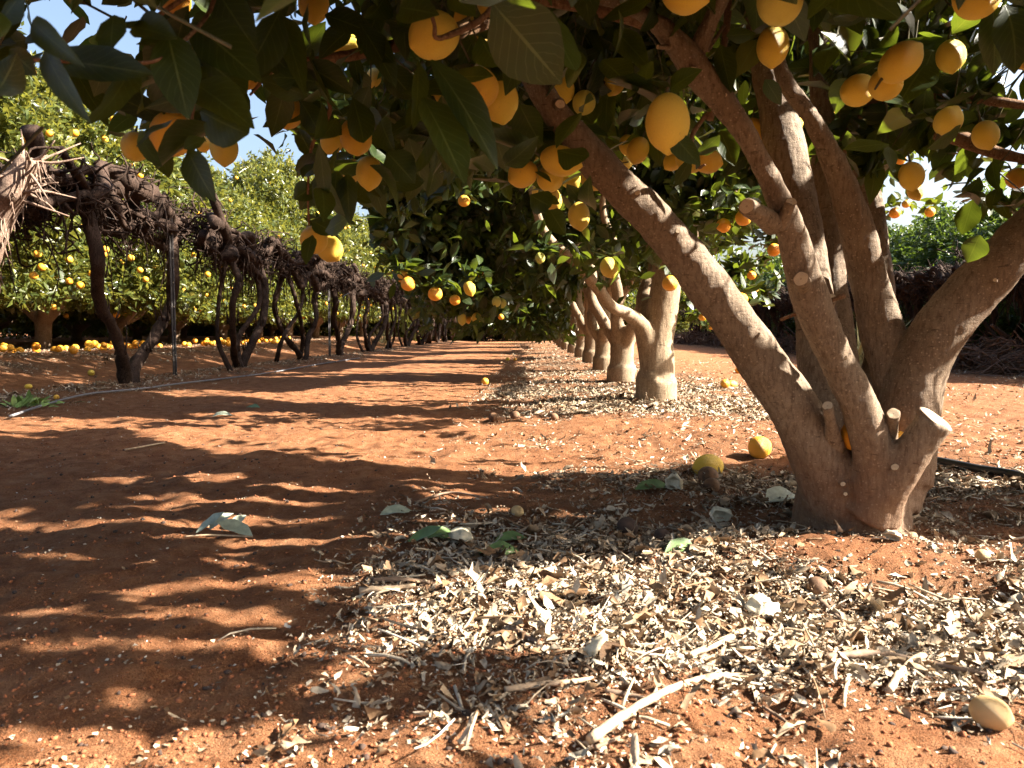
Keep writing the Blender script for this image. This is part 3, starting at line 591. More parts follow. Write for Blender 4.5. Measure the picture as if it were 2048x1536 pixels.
LG = [
    (1335, 246, 87, 0, 4, 'L', 'largest clear yellow lemon hanging alone left of the pruned front limb', .068, 2),
    (868, 70, 92, -55, 25, 'L', 'big round lemon with a bare forked twig crossing its face', .07, 1),
    (957, 176, 80, 10, 62, 'L', 'front lemon of the touching pair under the biggest leaf, blossom end showing', .068, 1),
    (999, 198, 76, 10, 10, 'L', 'rear lemon of the touching pair under the biggest leaf, tip down', .068, 0),
    (962, 82, 58, 15, 0, 'L', 'shaded lemon half hidden behind the edge of the biggest leaf', .066, 1),
    (925, 28, 56, -10, 0, 'L', 'lemon above the twig between the round lemon and the biggest leaf', .066, 0),
    (985, 8, 60, 30, 0, 'L', 'lemon cut by the top edge above the biggest leaf', .066, 3),
    (1560, 2, 90, 0, 20, 'L', 'big lemon at the top edge just above a pointed hanging lemon', .07, 3),
    (1546, 92, 63, -3, 0, 'L', 'pointed lemon hanging tip down in front of the middle limb', .064, 0),
    (1368, -16, 84, 60, 10, 'L', 'lemon at the top edge behind the forked front limb', .066, 1),
    (1800, 124, 70, 132, 5, 'L', 'lemon tilted with its tip up, above two touching lemons', .066, 2),
    (1716, 181, 62, -70, 15, 'L', 'leftmost of three lemons resting near the upper side branch', .064, 1),
    (1771, 169, 63, 20, 70, 'L', 'end-on lemon with a sunlit right edge, touching its neighbour', .062, 3),
    (1902, 112, 55, 8, 0, 'L', 'lemon with two bright sun flecks on its right side', .062, 1),
    (1955, -8, 88, 0, 50, 'L', 'large lemon at the top edge by the right corner', .07, 3),
    (2046, 108, 52, 20, 0, 'L', 'lemon cut by the right edge near the top', .064, 1),
    (1897, 242, 53, 150, 20, 'L', 'lemon above the lower side branch with a dark twig across it', .064, 3),
    (1971, 270, 50, 10, 10, 'L', 'lemon hanging over the far end of the lower side branch', .064, 1),
    (1823, 352, 49, 5, 5, 'L', 'lemon hanging in front of the bright sky gap on the right', .064, 1),
    (1830, 382, 30, 20, 0, 'L', 'small bright lemon just beneath the one in the right sky gap', .055, 0),
    (2034, 356, 42, 0, 40, 'Y', 'round orange fruit cut by the right edge under the side branch', .066, 1),
    (1045, 347, 56, -60, 10, 'L', 'left front lemon of the tight cluster beside the big slanting limb', .064, 3),
    (1100, 357, 53, 20, 55, 'L', 'right front lemon of the tight cluster beside the big slanting limb', .062, 3),
    (1062, 318, 34, 0, 0, 'L', 'lemon peeping over the top of the tight cluster', .06, 0),
    (1120, 322, 60, 75, 0, 'L', 'lemon under a dark leaf at the top right of the tight cluster', .066, 2),
    (1140, 356, 40, 40, 0, 'L', 'lemon behind the right front lemon of the tight cluster', .064, 1),
    (1104, 398, 38, 25, 0, 'L', 'lowest lemon of the tight cluster, peeping between leaves', .062, 0),
    (1076, 382, 24, -20, 0, 'L', 'small sliver of lemon under the tight cluster', .06, 1),
    (1183, 358, 42, 35, 0, 'L', 'lemon pressed against the left side of the big slanting limb', .064, 1),
    (1158, 432, 44, 5, 5, 'L', 'lemon hanging alone below the tight cluster, left of the slanting limb', .064, 0),
    (1256, 290, 36, 10, 0, 'L', 'upper lemon of the small bunch right of the slanting limb', .062, 1),
    (1276, 300, 44, -20, 10, 'L', 'middle lemon of the small bunch right of the slanting limb', .064, 0),
    (1252, 322, 28, 15, 0, 'L', 'lower lemon of the small bunch right of the slanting limb', .06, 3),
    (1415, 322, 49, 70, 25, 'L', 'lemon with a dark twig over it, left of the front limb', .064, 1),
    (1346, 322, 36, -40, 0, 'L', 'lemon directly beneath the largest clear lemon', .06, 1),
    (1378, 322, 44, 60, 0, 'L', 'curved lemon sliver between two lemons under the largest one', .062, 0),
    (1508, 262, 44, 5, 0, 'L', 'lemon half hidden behind the left side of the middle limb', .064, 1),
    (1590, 245, 34, 0, 0, 'L', 'lemon squeezed in the dark gap between two middle limbs', .064, 0),
    (1126, 180, 46, 5, 0, 'L', 'shaded lemon just right of the biggest leaf', .064, 1),
    (1168, 206, 46, -10, 20, 'L', 'dull lemon with a shadowed top next to the slanting limb', .064, 3),
    (1230, 163, 44, -25, 0, 'L', 'lemon with its tip to the left, high in the dark middle foliage', .064, 0),
    (575, 224, 63, 0, 12, 'L', 'lower round lemon of a vertical pair against the left sky gap', .064, 3),
    (573, 158, 58, 0, 10, 'L', 'upper lemon of a vertical pair against the left sky gap', .064, 1),
    (497, 155, 40, -10, 0, 'L', 'lemon mostly hidden behind dark leaves by the left sky gap', .064, 1),
    (627, 8, 60, 0, 0, 'L', 'lemon at the top edge with its tip against pale sky', .064, 0),
    (352, 2, 58, 0, 0, 'Y', 'orange-coloured lemon at the top edge over the left leaf clump', .066, 0),
    (344, 268, 84, -20, 15, 'L', 'large lemon under a curled leaf in the left clump', .068, 3),
    (271, 294, 55, 10, 20, 'L', 'small round lemon with a dark leaf over its left half', .056, 3),
    (448, 296, 54, 0, 0, 'L', 'lemon showing only its lower tip beneath the left leaf clump', .064, 0),
    (406, 288, 28, 10, 0, 'L', 'small far lemon behind the grey leaf in the left clump', .06, 1),
    (712, 274, 64, 5, 10, 'L', 'lemon with a dark leaf hanging down across its middle', .066, 1),
    (664, 283, 46, -15, 0, 'L', 'lemon left of the one crossed by a dark leaf', .064, 3),
    (704, 341, 40, -5, 0, 'L', 'left lemon of the pair below the one crossed by a leaf', .062, 1),
    (739, 345, 53, 0, 5, 'L', 'right lemon of the pair below the one crossed by a leaf', .062, 0),
    (628, 480, 55, 20, 60, 'L', 'front lemon of the low sunlit pair over the vine row', .064, 3),
    (659, 497, 51, 35, 10, 'L', 'rear lemon of the low sunlit pair over the vine row', .062, 1),
    (690, 90, 50, 0, 0, 'L', 'lemon behind a leaf above the reddish branch', .064, 1),
    (748, 155, 30, -10, 0, 'L', 'lemon sliver in shade below the reddish branch', .06, 0),
    (876, 182, 34, -10, 0, 'L', 'pinkish lit sliver of lemon between two hanging leaves', .062, 0),
    (1656, 212, 34, 0, 0, 'L', 'lemon peeping right of the thin upright limb', .064, 0),
    (1745, 8, 30, 0, 0, 'L', 'lemon behind the yellow leaf near the top right', .06, 1),
]
for u, v_, w, ang, tilt, kind, lab, real, var in LG: hang(u, v_, w, ang, tilt, kind, lab, real, None, var=var)
SECOND = 'fruit hanging on the second tree'
for u, v_, w, ang, kind, lab, d in [
    (1218, 535, 36, 20, 'L', 'bright sunlit lemon in front of the second trunk', 2.95), (1080, 516, 20, 0, 'G', 'greenish lemon high in the second crown', 4.3),
    (928, 402, 24, 0, 'Y', 'lone orange fruit high in the dark second crown', 3.9), (806, 553, 26, 0, 'Y', 'upper orange fruit of the pair low on the crown edge', 4.0),
    (816, 568, 29, 0, 'Y', 'lower orange fruit of the pair low on the crown edge', 3.95), (870, 588, 29, 0, 'Y', 'round orange fruit with a notch of leaf, low in the second crown', 4.0),
    (939, 577, 24, 20, 'L', 'lemon tilted right in the low middle of the second crown', 4.2), (910, 600, 22, 0, 'Y', 'orange fruit broken up by dark leaves, low in the second crown', 4.3),
    (993, 603, 19, 0, 'G', 'left green fruit of the low twin pair', 4.6), (1004, 606, 18, 0, 'G', 'right green fruit of the low twin pair', 4.7),
    (924, 638, 18, 0, 'L', 'left fruit of the lowest row of three', 5.2), (939, 640, 17, 0, 'Y', 'middle fruit of the lowest row of three', 5.3), (953, 636, 19, 0, 'L', 'right fruit of the lowest row of three', 5.2),
    (958, 550, 20, 0, 'Y', 'orange fruit above the tilted lemon in the second crown', 4.8), (1002, 634, 12, 0, 'Y', 'tiny orange fruit near the far end of the red path', 7.0),
    (1340, 567, 32, 0, 'Y', 'orange fruit in front of the right limb of the second trunk', 3.6), (1447, 451, 29, 0, 'O', 'round orange in the dark just right of the slanting limb', 3.9), (1487, 435, 33, 90, 'Y', 'flat orange below the pale sawn stub', 3.8),
    (1482, 599, 27, 0, 'O', 'orange on the right edge of the slanting limb', 4.2), (1548, 500, 26, 0, 'O', 'orange beside the left edge of the front limb', 4.3), (1503, 551, 18, 0, 'O', 'orange among sunlit leaves left of the front limb', 5.0), (1510, 582, 16, 0, 'O', 'lower orange among sunlit leaves left of the front limb', 5.0),
    (1405, 634, 16, 0, 'Y', 'upper yellow fruit of the low pair over the dead vines', 6.0), (1423, 653, 13, 0, 'Y', 'lower yellow fruit of the low pair over the dead vines', 6.2), (1683, 450, 26, 0, 'O', 'orange in the slot between the right fork limbs', 4.2),
    (1860, 424, 20, 0, 'O', 'right orange in the bright sky gap', 4.6), (1790, 426, 22, 0, 'O', 'left orange in the bright sky gap', 4.5), (1798, 317, 27, 0, 'O', 'orange above the lemon in the right sky gap', 3.9), (1812, 408, 16, 0, 'O', 'small orange between two others in the bright sky gap', 4.8)]:
    hang(u, v_, w, ang, 5, kind, lab, .066, d, SECOND, False)

# ------------------------------------------------------------------ foliage of the front tree
HAND = [  # base u,v  tip u,v  width px  depth  lean(-1..1 sideways turn)  tone
    (985, 5, 1122, 168, 150, .86, .1, .45), (1100, 20, 1142, 168, 78, .95, -.3, .35), (845, 195, 935, 352, 82, 1.0, .25, .5), (862, 120, 1005, 302, 66, 1.0, -.5, .4), (835, 120, 842, 270, 40, 1.05, .6, .4),
    (960, 70, 1000, 170, 62, 1.05, .2, .15), (900, 155, 985, 150, 48, 1.15, .2, .2),
    (385, 45, 512, 148, 96, .92, .1, .3), (390, 100, 504, 200, 84, .94, .2, .25), (388, 165, 497, 238, 84, .93, .0, .3), (400, 222, 512, 282, 88, .92, .15, .2), (335, 62, 368, 210, 92, .80, -.15, .5),
    (95, 118, 300, 142, 80, .77, .1, .2), (228, 30, 218, 100, 66, .78, .3, .6), (262, 128, 208, 280, 92, .78, -.2, .25), (92, 92, 98, 188, 50, .74, .2, .4), (65, 42, 112, 100, 46, .74, .3, .5),
    (-20, 82, 76, 84, 48, .70, .1, .6), (-15, 55, 60, -10, 62, .68, .1, .55), (20, 98, 72, 150, 50, .70, .3, .3), (-10, 190, 40, 120, 64, .66, .3, .1), (355, 235, 262, 276, 62, .93, .7, .2),
    (368, 298, 408, 274, 34, .90, .1, .7), (376, 300, 412, 388, 56, .93, .2, .2), (378, 300, 382, 372, 40, .97, .6, .2), (300, 28, 262, 60, 52, .85, .3, .3), (268, 52, 352, 75, 64, .83, .1, .3), (300, 5, 240, -20, 60, .85, .1, .3),
    (278, 262, 285, 315, 34, .98, .3, .1), (562, 30, 602, 142, 52, 1.15, .1, .75), (535, 95, 585, 160, 46, 1.2, .3, .25), (480, 60, 540, 130, 52, 1.2, .2, .2), (510, 165, 540, 90, 42, 1.25, .2, .1), (600, 200, 652, 280, 44, 1.3, .3, .2),
    (705, 195, 738, 302, 58, 1.28, .1, .1), (672, 235, 640, 300, 46, 1.35, .2, .3), (762, 240, 780, 300, 52, 1.35, .2, .35), (775, 305, 828, 362, 66, 1.3, .1, .5), (640, 310, 600, 350, 44, 1.4, .3, .6), (590, 340, 655, 318, 40, 1.42, .3, .2),
    (632, 400, 706, 378, 40, 1.42, .1, .45), (628, 372, 588, 398, 42, 1.43, .2, .4), (650, 462, 718, 432, 50, 1.45, .1, .65), (622, 440, 672, 468, 36, 1.5, .3, .35), (625, 470, 608, 520, 30, 1.52, .3, .4), (600, 420, 640, 365, 36, 1.5, .2, .3),
    (650, 30, 745, 60, 50, 1.3, .2, .15), (700, 60, 640, 100, 46, 1.35, .2, .2), (735, 70, 780, 120, 50, 1.3, .2, .2), (790, 30, 850, 20, 60, 1.2, .3, .4), (770, 130, 830, 200, 54, 1.35, .3, .2), (1010, 330, 1060, 300, 44, 1.3, .2, .5),
    (1115, 300, 1180, 320, 60, 1.45, .1, .1), (1060, 390, 1110, 420, 50, 1.5, .2, .1), (1100, 420, 1130, 470, 40, 1.5, .3, .3), (1185, 415, 1155, 400, 40, 1.48, .2, .1), (1040, 210, 1078, 290, 66, 1.3, .2, .3), (1230, 60, 1290, 120, 46, 1.5, .4, .7), (1270, 80, 1285, 140, 30, 1.5, .4, .7),
    (1336, 178, 1300, 140, 40, 1.2, .3, .55), (1340, 180, 1380, 140, 40, 1.22, .3, .5), (1330, 182, 1285, 160, 34, 1.2, .5, .6), (1395, 310, 1440, 270, 40, 1.75, .2, .6), (1440, 260, 1470, 330, 44, 1.75, .2, .5), (1440, 90, 1462, 185, 40, 1.6, .3, .5), (1690, 35, 1705, 110, 52, 1.7, .1, .97),
    (1850, 130, 1800, 190, 80, 1.75, .4, .5), (1870, 90, 1830, 185, 50, 1.8, .3, .4), (2010, 10, 2060, 120, 90, 1.3, .2, .3), (1985, 10, 2000, 130, 60, 1.4, .4, .35), (1960, 470, 1935, 525, 50, 1.75, .1, .55), (1945, 400, 1925, 470, 46, 1.8, .2, .3), (1775, 290, 1790, 330, 28, 2.0, .2, .9),
    (1400, 330, 1360, 300, 50, 1.6, .4, .1), (1205, 120, 1265, 170, 60, 1.6, .3, .08), (1150, 100, 1160, 190, 50, 1.4, .3, .2), (800, 15, 870, 25, 60, 1.0, .4, .4), (905, -10, 950, 30, 50, .98, .3, .3), (770, -10, 740, 60, 50, 1.2, .4, .2)]
def hand_leaves(g):
    B, A, Nn, L, Wr = [], [], [], [], []; rnd = []
    for u0, v0, u1, v1, w, d, lean, tone in HAND:
        b = P(u0, v0, d + .02); t = P(u1, v1, d - .02 + .03 * g.normal()); a = t - b; l = np.linalg.norm(a)
        q = np.array([g.normal() * .25, -1, .35 + g.normal() * .2]); s = np.cross(nrm(a[None])[0], q); q = q + nrm(s[None])[0] * lean * 1.2
        if g.random() < .45: q = -q
        B.append(b); A.append(a); Nn.append(q); L.append(l); Wr.append(w / (l * FPX / d) * (1 + .35 * abs(lean))); rnd.append(tone)
    n = len(B); return [np.array(x) for x in (B, A, Nn, L, Wr)], np.array(rnd)
g2 = np.random.default_rng(3)
(B, A, Nn, L, Wr), tone = hand_leaves(g2); n = len(B)
VM = lambda u: np.interp(u, [0, 150, 230, 300, 420, 480, 520, 600, 640, 720, 800, 900, 1050, 1200, 1300, 1500, 1650, 1750, 1830, 1900, 2048], [120, 170, 250, 290, 320, 230, 190, 260, 400, 400, 380, 350, 390, 330, 320, 330, 330, 360, 300, 380, 430])
GAPS = [[(62, 0), (180, 0), (215, 60), (150, 105), (95, 100), (70, 50)], [(100, 130), (190, 135), (190, 215), (160, 330), (110, 210)], [(225, 15), (275, 15), (275, 105), (235, 95)], [(490, 165), (545, 165), (550, 320), (480, 350), (440, 385), (380, 400), (350, 330), (430, 320), (510, 290)],
        [(508, 25), (558, 25), (552, 90), (505, 95)], [(655, 0), (750, 0), (730, 28), (670, 22)], [(610, 45), (690, 35), (680, 60), (620, 75)], [(640, 160), (700, 155), (700, 215), (650, 225)], [(640, 300), (790, 290), (770, 330), (720, 320), (650, 330)], [(80, 180), (330, 330), (330, 420), (0, 420), (0, 220)],
        [(1768, 396), (1850, 388), (1868, 440), (1770, 462)]]
ns = 17000
c, dr = crown_points([(0.9, 2.05, 1.72, 2.15, 1.75, 1.45), (0.1, 1.35, 1.5, 1.5, 1.05, 0.95), (1.9, 1.75, 1.45, 1.4, 1.2, 1.0), (.9, 2.0, 3.1, 1.4, 1.2, 1.1)], ns, g2, 14, (.30, 1.04))
dr = nrm(dr + np.array([0, 0, -.3]))
base, ax, nor, LL, ci = spray_leaves(c, dr, 7, .092, .75, g2)
mid = base + ax * (LL * .5)[:, None]; u, v_, d = proj(mid); r = g2.random(len(u))
inf = (u > -60) & (u < 2110) & (v_ > -60) & (v_ < 1600) & (d > 0)
ok = shaded_keep(mid, g2) & (mid[:, 2] > .55) & (np.linalg.norm(mid - CAM, axis=1) > .55)
ok &= ~(inf & (d < .95)); ok &= ~(inf & (v_ > VM(u)))
ok &= ~(inf & (u > 1040) & (v_ > 40) & (d < 2.15) & (r < .985))
ok &= ~(inf & (u > 1040) & (v_ <= 40) & (d < 1.6) & (r < .8))
ok &= ~(inf & (u < 1040) & (r < .30))
for po in GAPS: ok &= ~(inf & inpoly(u, v_, po) & (r < .97))
ut, vt, dt = proj(base + ax * LL[:, None])
sd = np.cross(nrm(ax), nrm(nor)) * (LL * .24)[:, None]
for q in (base, mid + sd, mid - sd):
    ua, va, da = proj(q)
    for po in GAPS: ok &= ~(inf & inpoly(ua, va, po) & (r < .95))
for po in GAPS: ok &= ~(inf & inpoly(ut, vt, po) & (r < .95))
ok &= ~(inf & (u < 640) & (r < .55))
for fu, fv, fw, fd in FR:
    ok &= ~(inf & (np.hypot(u - fu, v_ - fv) < fw * .5 + 38 / np.maximum(d, .5)) & (d < fd + .04) & (r < .97))
for s in cent.values():     # keep leaves out of the wood
    for q in s[::3]: ok &= ~(np.linalg.norm(mid - q[:3], axis=1) < q[3] + .02)
kb = ok
nleft = int(kb.sum())
V1, F1, R1, U1 = leaf_np(B, A, Nn, L, Wr, np.abs(g2.normal(.14, .13, n)), g2.normal(.30, .16, n), 10, tone)
q = fruit_leaves(FR[:len(LG)], 4, g2, .095, .03)
base, ax, nor, LL = np.vstack([base[kb], q[0]]), np.vstack([ax[kb], q[1]]), np.vstack([nor[kb], q[2]]), np.r_[LL[kb], q[3]]; nleft = len(LL)
rn = np.clip(g2.normal(.42, .22, nleft), 0, .97)
V2, F2, R2, U2 = leaf_np(base, ax, nor, LL, g2.normal(.50, .05, nleft), g2.normal(.16, .16, nleft), g2.normal(.25, .15, nleft), 5, rn)
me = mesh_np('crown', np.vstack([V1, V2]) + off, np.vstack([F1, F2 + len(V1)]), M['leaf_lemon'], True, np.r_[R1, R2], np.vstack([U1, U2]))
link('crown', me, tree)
# twigs that carry the sprays
used = np.bincount(ci[kb], minlength=ns) >= 4; ug, vg, dg_ = proj(c)
for po in GAPS: used &= ~(inpoly(ug, vg, po) & (dg_ > 0))
cs, ds = c[used], dr[used]
def twigs(cs, ds, ln, rad, name, parent, off_):
    n = len(cs); a = nrm(np.cross(ds, np.array([.2, .3, .9]))); b = np.cross(ds, a); Vv = []
    s0 = cs - ds * ln * .6; s1 = cs + ds * ln * .5 + np.array([0, 0, -.02]); md = (s0 + s1) / 2 + a * ln * .12
    for pnt, rr in ((s0, rad * 1.3), (md, rad), (s1, rad * .5)):
        for k in range(3): Vv.append(pnt + (a * math.cos(k * 2.094) + b * math.sin(k * 2.094)) * rr)
    Vv = np.stack(Vv, 1).reshape(-1, 3) + off_; Ff = []
    for q in range(2):
        for k in range(3): Ff.append([q * 3 + k, q * 3 + (k + 1) % 3, q * 3 + 3 + (k + 1) % 3, q * 3 + 3 + k])
    Ff = (np.array(Ff)[None] + (np.arange(n) * 9)[:, None, None]).reshape(-1, 4)
    return link(name, mesh_np(name, Vv, Ff, M['twig']), parent)
tw = twigs(cs, ds, .17, .0022, 'twigs', tree, off)
print('front tree leaves', nleft, 'twigs', len(cs))

# ================================================================== the receding row of lemon trees
def simple_tree(name, loc, label, cat, group, wood, crown, scale=(1, 1, 1)):
    o = empty(name, loc, label, cat, group); o.scale = scale
    link('trunk', wood, o); link('crown', crown, o); return o
def wood_mesh(tubes, voxel, disp, name, mat_):
    g = Geo()
    for pts, rad, ns_ in tubes: g.add(tube(pts, rad, ns_, len(pts) * 5))
    v, f, nn = remesh(np.vstack(g.V), np.vstack(g.F), voxel, 3, disp, name)
    return mesh_np(name, v, f, mat_, True)
DISP = [(0.010, (4, 4, 3), 41), (0.004, (26, 26, 10), 42)]
TA = np.array([0.955, 5.12, 0.0])
def pxl(pts):    # limb of tree A from pixels -> local points
    return [P(u, v, d) - TA for u, v, d, w in pts], [w / 2 * d / FPX for u, v, d, w in pts]
tb = []
collar = [(0, 0, -.2), (0, 0, .0), (0, 0, .14), (0.0, 0, .165), (.01, 0, .18), (.012, 0, .21), (.015, 0, .34), (.02, 0, .46)]
tb.append((collar, [.135, .136, .136, .136, .116, .108, .103, .085], 20))
for pts in ([(1302, 715, 5.12, 52), (1284, 655, 5.05, 38), (1255, 628, 4.95, 29), (1222, 612, 4.85, 25), (1192, 572, 4.75, 24), (1150, 525, 4.6, 24), (1100, 480, 4.45, 21), (1075, 430, 4.35, 17), (1060, 350, 4.3, 14)],
            [(1309, 760, 5.12, 58), (1311, 700, 5.12, 66), (1324, 625, 5.12, 66), (1335, 540, 5.12, 60), (1330, 440, 5.1, 50), (1300, 330, 5.1, 40), (1280, 200, 5.1, 28)],
            [(1300, 650, 5.15, 50), (1290, 590, 5.3, 34), (1310, 520, 5.4, 26), (1270, 400, 5.5, 22)],
            [(1320, 560, 5.12, 50), (1370, 480, 5.2, 36), (1450, 400, 5.2, 30), (1540, 320, 5.2, 22)]):
    a, b = pxl(pts); tb.append((a, b, 14))
woodA = wood_mesh(tb, .011, DISP, 'trunk', M['bark_row'])
def gen_wood(seed, collar_r=.14):
    g = np.random.default_rng(seed); tb = [([(0, 0, -.2), (0, 0, 0), (0, 0, .13), (0, 0, .155), (0, 0, .17), (0, 0, .22), (0, 0, .36)], [collar_r, collar_r, collar_r * .98, collar_r * .98, collar_r * .86, collar_r * .8, collar_r * .82], 18)]
    for k in range(5):
        th = k * 1.256 + g.normal() * .2 + .5; q = np.array([math.cos(th), math.sin(th)]); out = g.uniform(.35, .8)
        p = [(0, 0, .30)]; z = .36
        for j in range(6):
            t = (j + 1) / 6; p.append((q[0] * out * t ** .8 * 1.2 + g.normal() * .03, q[1] * out * t ** .8 * 1.2 + g.normal() * .03, .34 + 1.5 * t + g.normal() * .03))
        tb.append((p, np.array([.075, .066, .056, .047, .04, .032, .02]) * g.uniform(.8, 1.15), 12))
    return wood_mesh(tb, .014, DISP, 'trunk', M['bark_row'])
woodB, woodC = gen_wood(5), gen_wood(9, .13)
def row_crown(name, seed, blobs, n_sprays, world, segs=3, L=.088):
    g = np.random.default_rng(seed); c, dr = crown_points(blobs, n_sprays, g, 22, (.5, 1.05)); dr = nrm(dr + np.array([0, 0, -.25]))
    base, ax, nor, LL, ci = spray_leaves(c, dr, 7, L, .7, g); mid = base + ax * (LL * .5)[:, None]
    ok = shaded_keep(mid + world, g) & (mid[:, 2] > .42)
    u, v, d = proj(mid + world); r = g.random(len(u))
    if seed < 200:      # the second tree: leave its trunk, the path end and the sky gap on the right open
        low = np.interp(u, [700, 760, 800, 860, 900, 960, 1010, 1060, 1100, 1160, 1230, 1300, 1380, 1500, 1620, 1800, 2048], [300, 480, 560, 590, 610, 625, 615, 600, 600, 570, 545, 520, 470, 450, 430, 380, 430])
        ok &= ~((v > low + 18 * np.sin(u / 9.0)) & (r < .985)); ok &= ~inpoly(u, v, GAPS[-1])
        for fu, fv, fw, fd in FR[-29:]: ok &= ~((np.hypot(u - fu, v - fv) < fw * .55 + 5) & (d < fd + .05) & (r < .93))
    if seed >= 200: ok &= ~((mid[:, 2] < .95 + .2 * g.random(len(mid))) & (mid[:, 0] > -.45))
    n = int(ok.sum()); print(name, n)
    base, ax, nor, LL = base[ok], ax[ok], nor[ok], LL[ok]
    if seed < 200:
        fr2 = [f for f in FR[-29:] for _ in range(1)] + [(f[0] + g.normal() * 34, f[1] - 14 + g.normal() * 26, f[2], f[3] + .1) for f in FR[-29:] if 1390 < f[0] < 1560 for _ in range(9)] + [(f[0] + g.normal() * 22, f[1] - 12, f[2], f[3]) for f in FR[-29:] if f[0] < 1100 for _ in range(2)]
        q = fruit_leaves(fr2, 9, g, .085, .03); base = np.vstack([base, q[0] - world]); ax = np.vstack([ax, q[1]]); nor = np.vstack([nor, q[2]]); LL = np.r_[LL, q[3]]
    return foliage_mesh('crown', base, ax, nor, LL, g, segs, M['leaf_lemon'])
blA = [(-.1, 0, 1.75, 1.85, 1.55, 1.2), (-.7, -.35, 1.25, 1.3, 1.15, .75), (.9, .1, 1.9, 1.2, 1.3, 1.0), (0, 0, 3.2, 1.4, 1.2, 1.1)]
crA = row_crown('crown A', 101, blA, 16500, TA, 3)
blB = [(-.1, 0, 1.6, 1.75, 1.3, 1.2), (-.75, 0, 1.05, 1.05, 1.1, .66), (.8, 0, 1.8, 1.1, 1.2, .9), (0, 0, 3.2, 1.35, 1.15, 1.1)]
TB = np.array([1.02, 7.2, 0]); crB = row_crown('crown B', 211, blB, 11500, TB, 2); crC = row_crown('crown C', 212, blB, 11500, TB + np.array([0, 2, 0]), 2)
A_ = simple_tree('lemon_tree', tuple(TA), 'second lemon tree, pale swollen graft base and a low limb bent left', 'tree', 'lemon trees of the middle row', woodA, crA)
rowpos = [(1.02, 7.2), (1.09, 9.25), (1.16, 11.3), (1.22, 13.6), (1.3, 16.3), (1.32, 18.9), (1.4, 21.5), (1.5, 24.2), (1.6, 27), (1.7, 30)]
rowlab = ['third lemon tree, short fat graft base just left behind the second', 'fourth lemon tree, its base peeping left of the third trunk', 'fifth lemon tree, its base peeping left of the fourth trunk',
          'sixth lemon tree of the receding middle row, sunlit slim trunk', 'seventh lemon tree of the receding middle row, sunlit pale fork', 'eighth lemon tree, smallest base before the path end']
for k, (x, y) in enumerate(rowpos):
    simple_tree('lemon_tree', (x, y, Hs(x, y)), rowlab[k] if k < 6 else 'far lemon tree at the dim end of the middle row', 'tree', 'lemon trees of the middle row',
                (woodB, woodC)[k % 2], (crB, crC)[k % 2], (1, 1, 1.0 + .05 * ((k * 7) % 3 - 1)))

# ================================================================== orange orchard on the left
def or_wood(seed):
    g = np.random.default_rng(seed); tb = [([(0, 0, -.2), (0, 0, 0), (.02, 0, .25), (.03, 0, .5)], [.15, .12, .10, .11], 14)]
    for k in range(5):
        th = k * 1.256 + g.normal() * .25; q = np.array([math.cos(th), math.sin(th)]); out = g.uniform(.8, 1.3); p = [(0.02, 0, .4)]
        for j in range(5):
            t = (j + 1) / 5; p.append((q[0] * out * t ** .7 + g.normal() * .05, q[1] * out * t ** .7 + g.normal() * .05, .45 + 1.9 * t ** 1.2 + g.normal() * .05))
        tb.append((p, np.array([.08, .068, .055, .042, .03, .016]), 10))
    return wood_mesh(tb, .02, [(0.03, (5, 5, 3), 51)], 'trunk', M['bark'])
ow = [or_wood(61), or_wood(62)]
def or_crown(seed, n_sprays, mat_):
    g = np.random.default_rng(seed)
    bl = [(0, 0, 2.0, 1.75, 1.75, 1.45), (0.5, .3, 1.35, 1.4, 1.4, .75), (-.2, -.5, 2.7, 1.2, 1.1, 1.15), (.3, .6, 3.0, .8, .8, .95)]
    c, dr = crown_points(bl, n_sprays, g, 30, (.60, 1.12)); dr = nrm(dr + np.array([0, 0, .35]))
    base, ax, nor, LL, ci = spray_leaves(c, dr, 7, .105, 1.1, g); ok = base[:, 2] > .55 + .25 * g.random(len(base))
    base, ax, nor, LL = base[ok], ax[ok], nor[ok], LL[ok]; ax = nrm(ax + np.array([0, 0, .25]))
    pts = c[(c[:, 0] > .2)]
    return foliage_mesh('crown', base, ax, nor, LL, g, 1, mat_, .46), pts
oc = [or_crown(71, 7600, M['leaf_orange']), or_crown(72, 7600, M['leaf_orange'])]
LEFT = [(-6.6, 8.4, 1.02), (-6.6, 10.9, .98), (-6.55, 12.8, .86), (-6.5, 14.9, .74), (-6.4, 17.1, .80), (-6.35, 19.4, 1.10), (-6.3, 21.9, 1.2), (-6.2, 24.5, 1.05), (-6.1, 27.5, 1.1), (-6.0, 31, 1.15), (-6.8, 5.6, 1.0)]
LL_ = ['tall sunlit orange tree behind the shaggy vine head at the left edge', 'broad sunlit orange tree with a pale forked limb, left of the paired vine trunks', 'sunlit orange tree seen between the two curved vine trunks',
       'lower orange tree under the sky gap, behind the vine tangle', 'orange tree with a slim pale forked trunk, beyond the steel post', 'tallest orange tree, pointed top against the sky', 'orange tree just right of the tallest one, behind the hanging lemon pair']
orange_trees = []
gO = np.random.default_rng(8); HANG_L = []
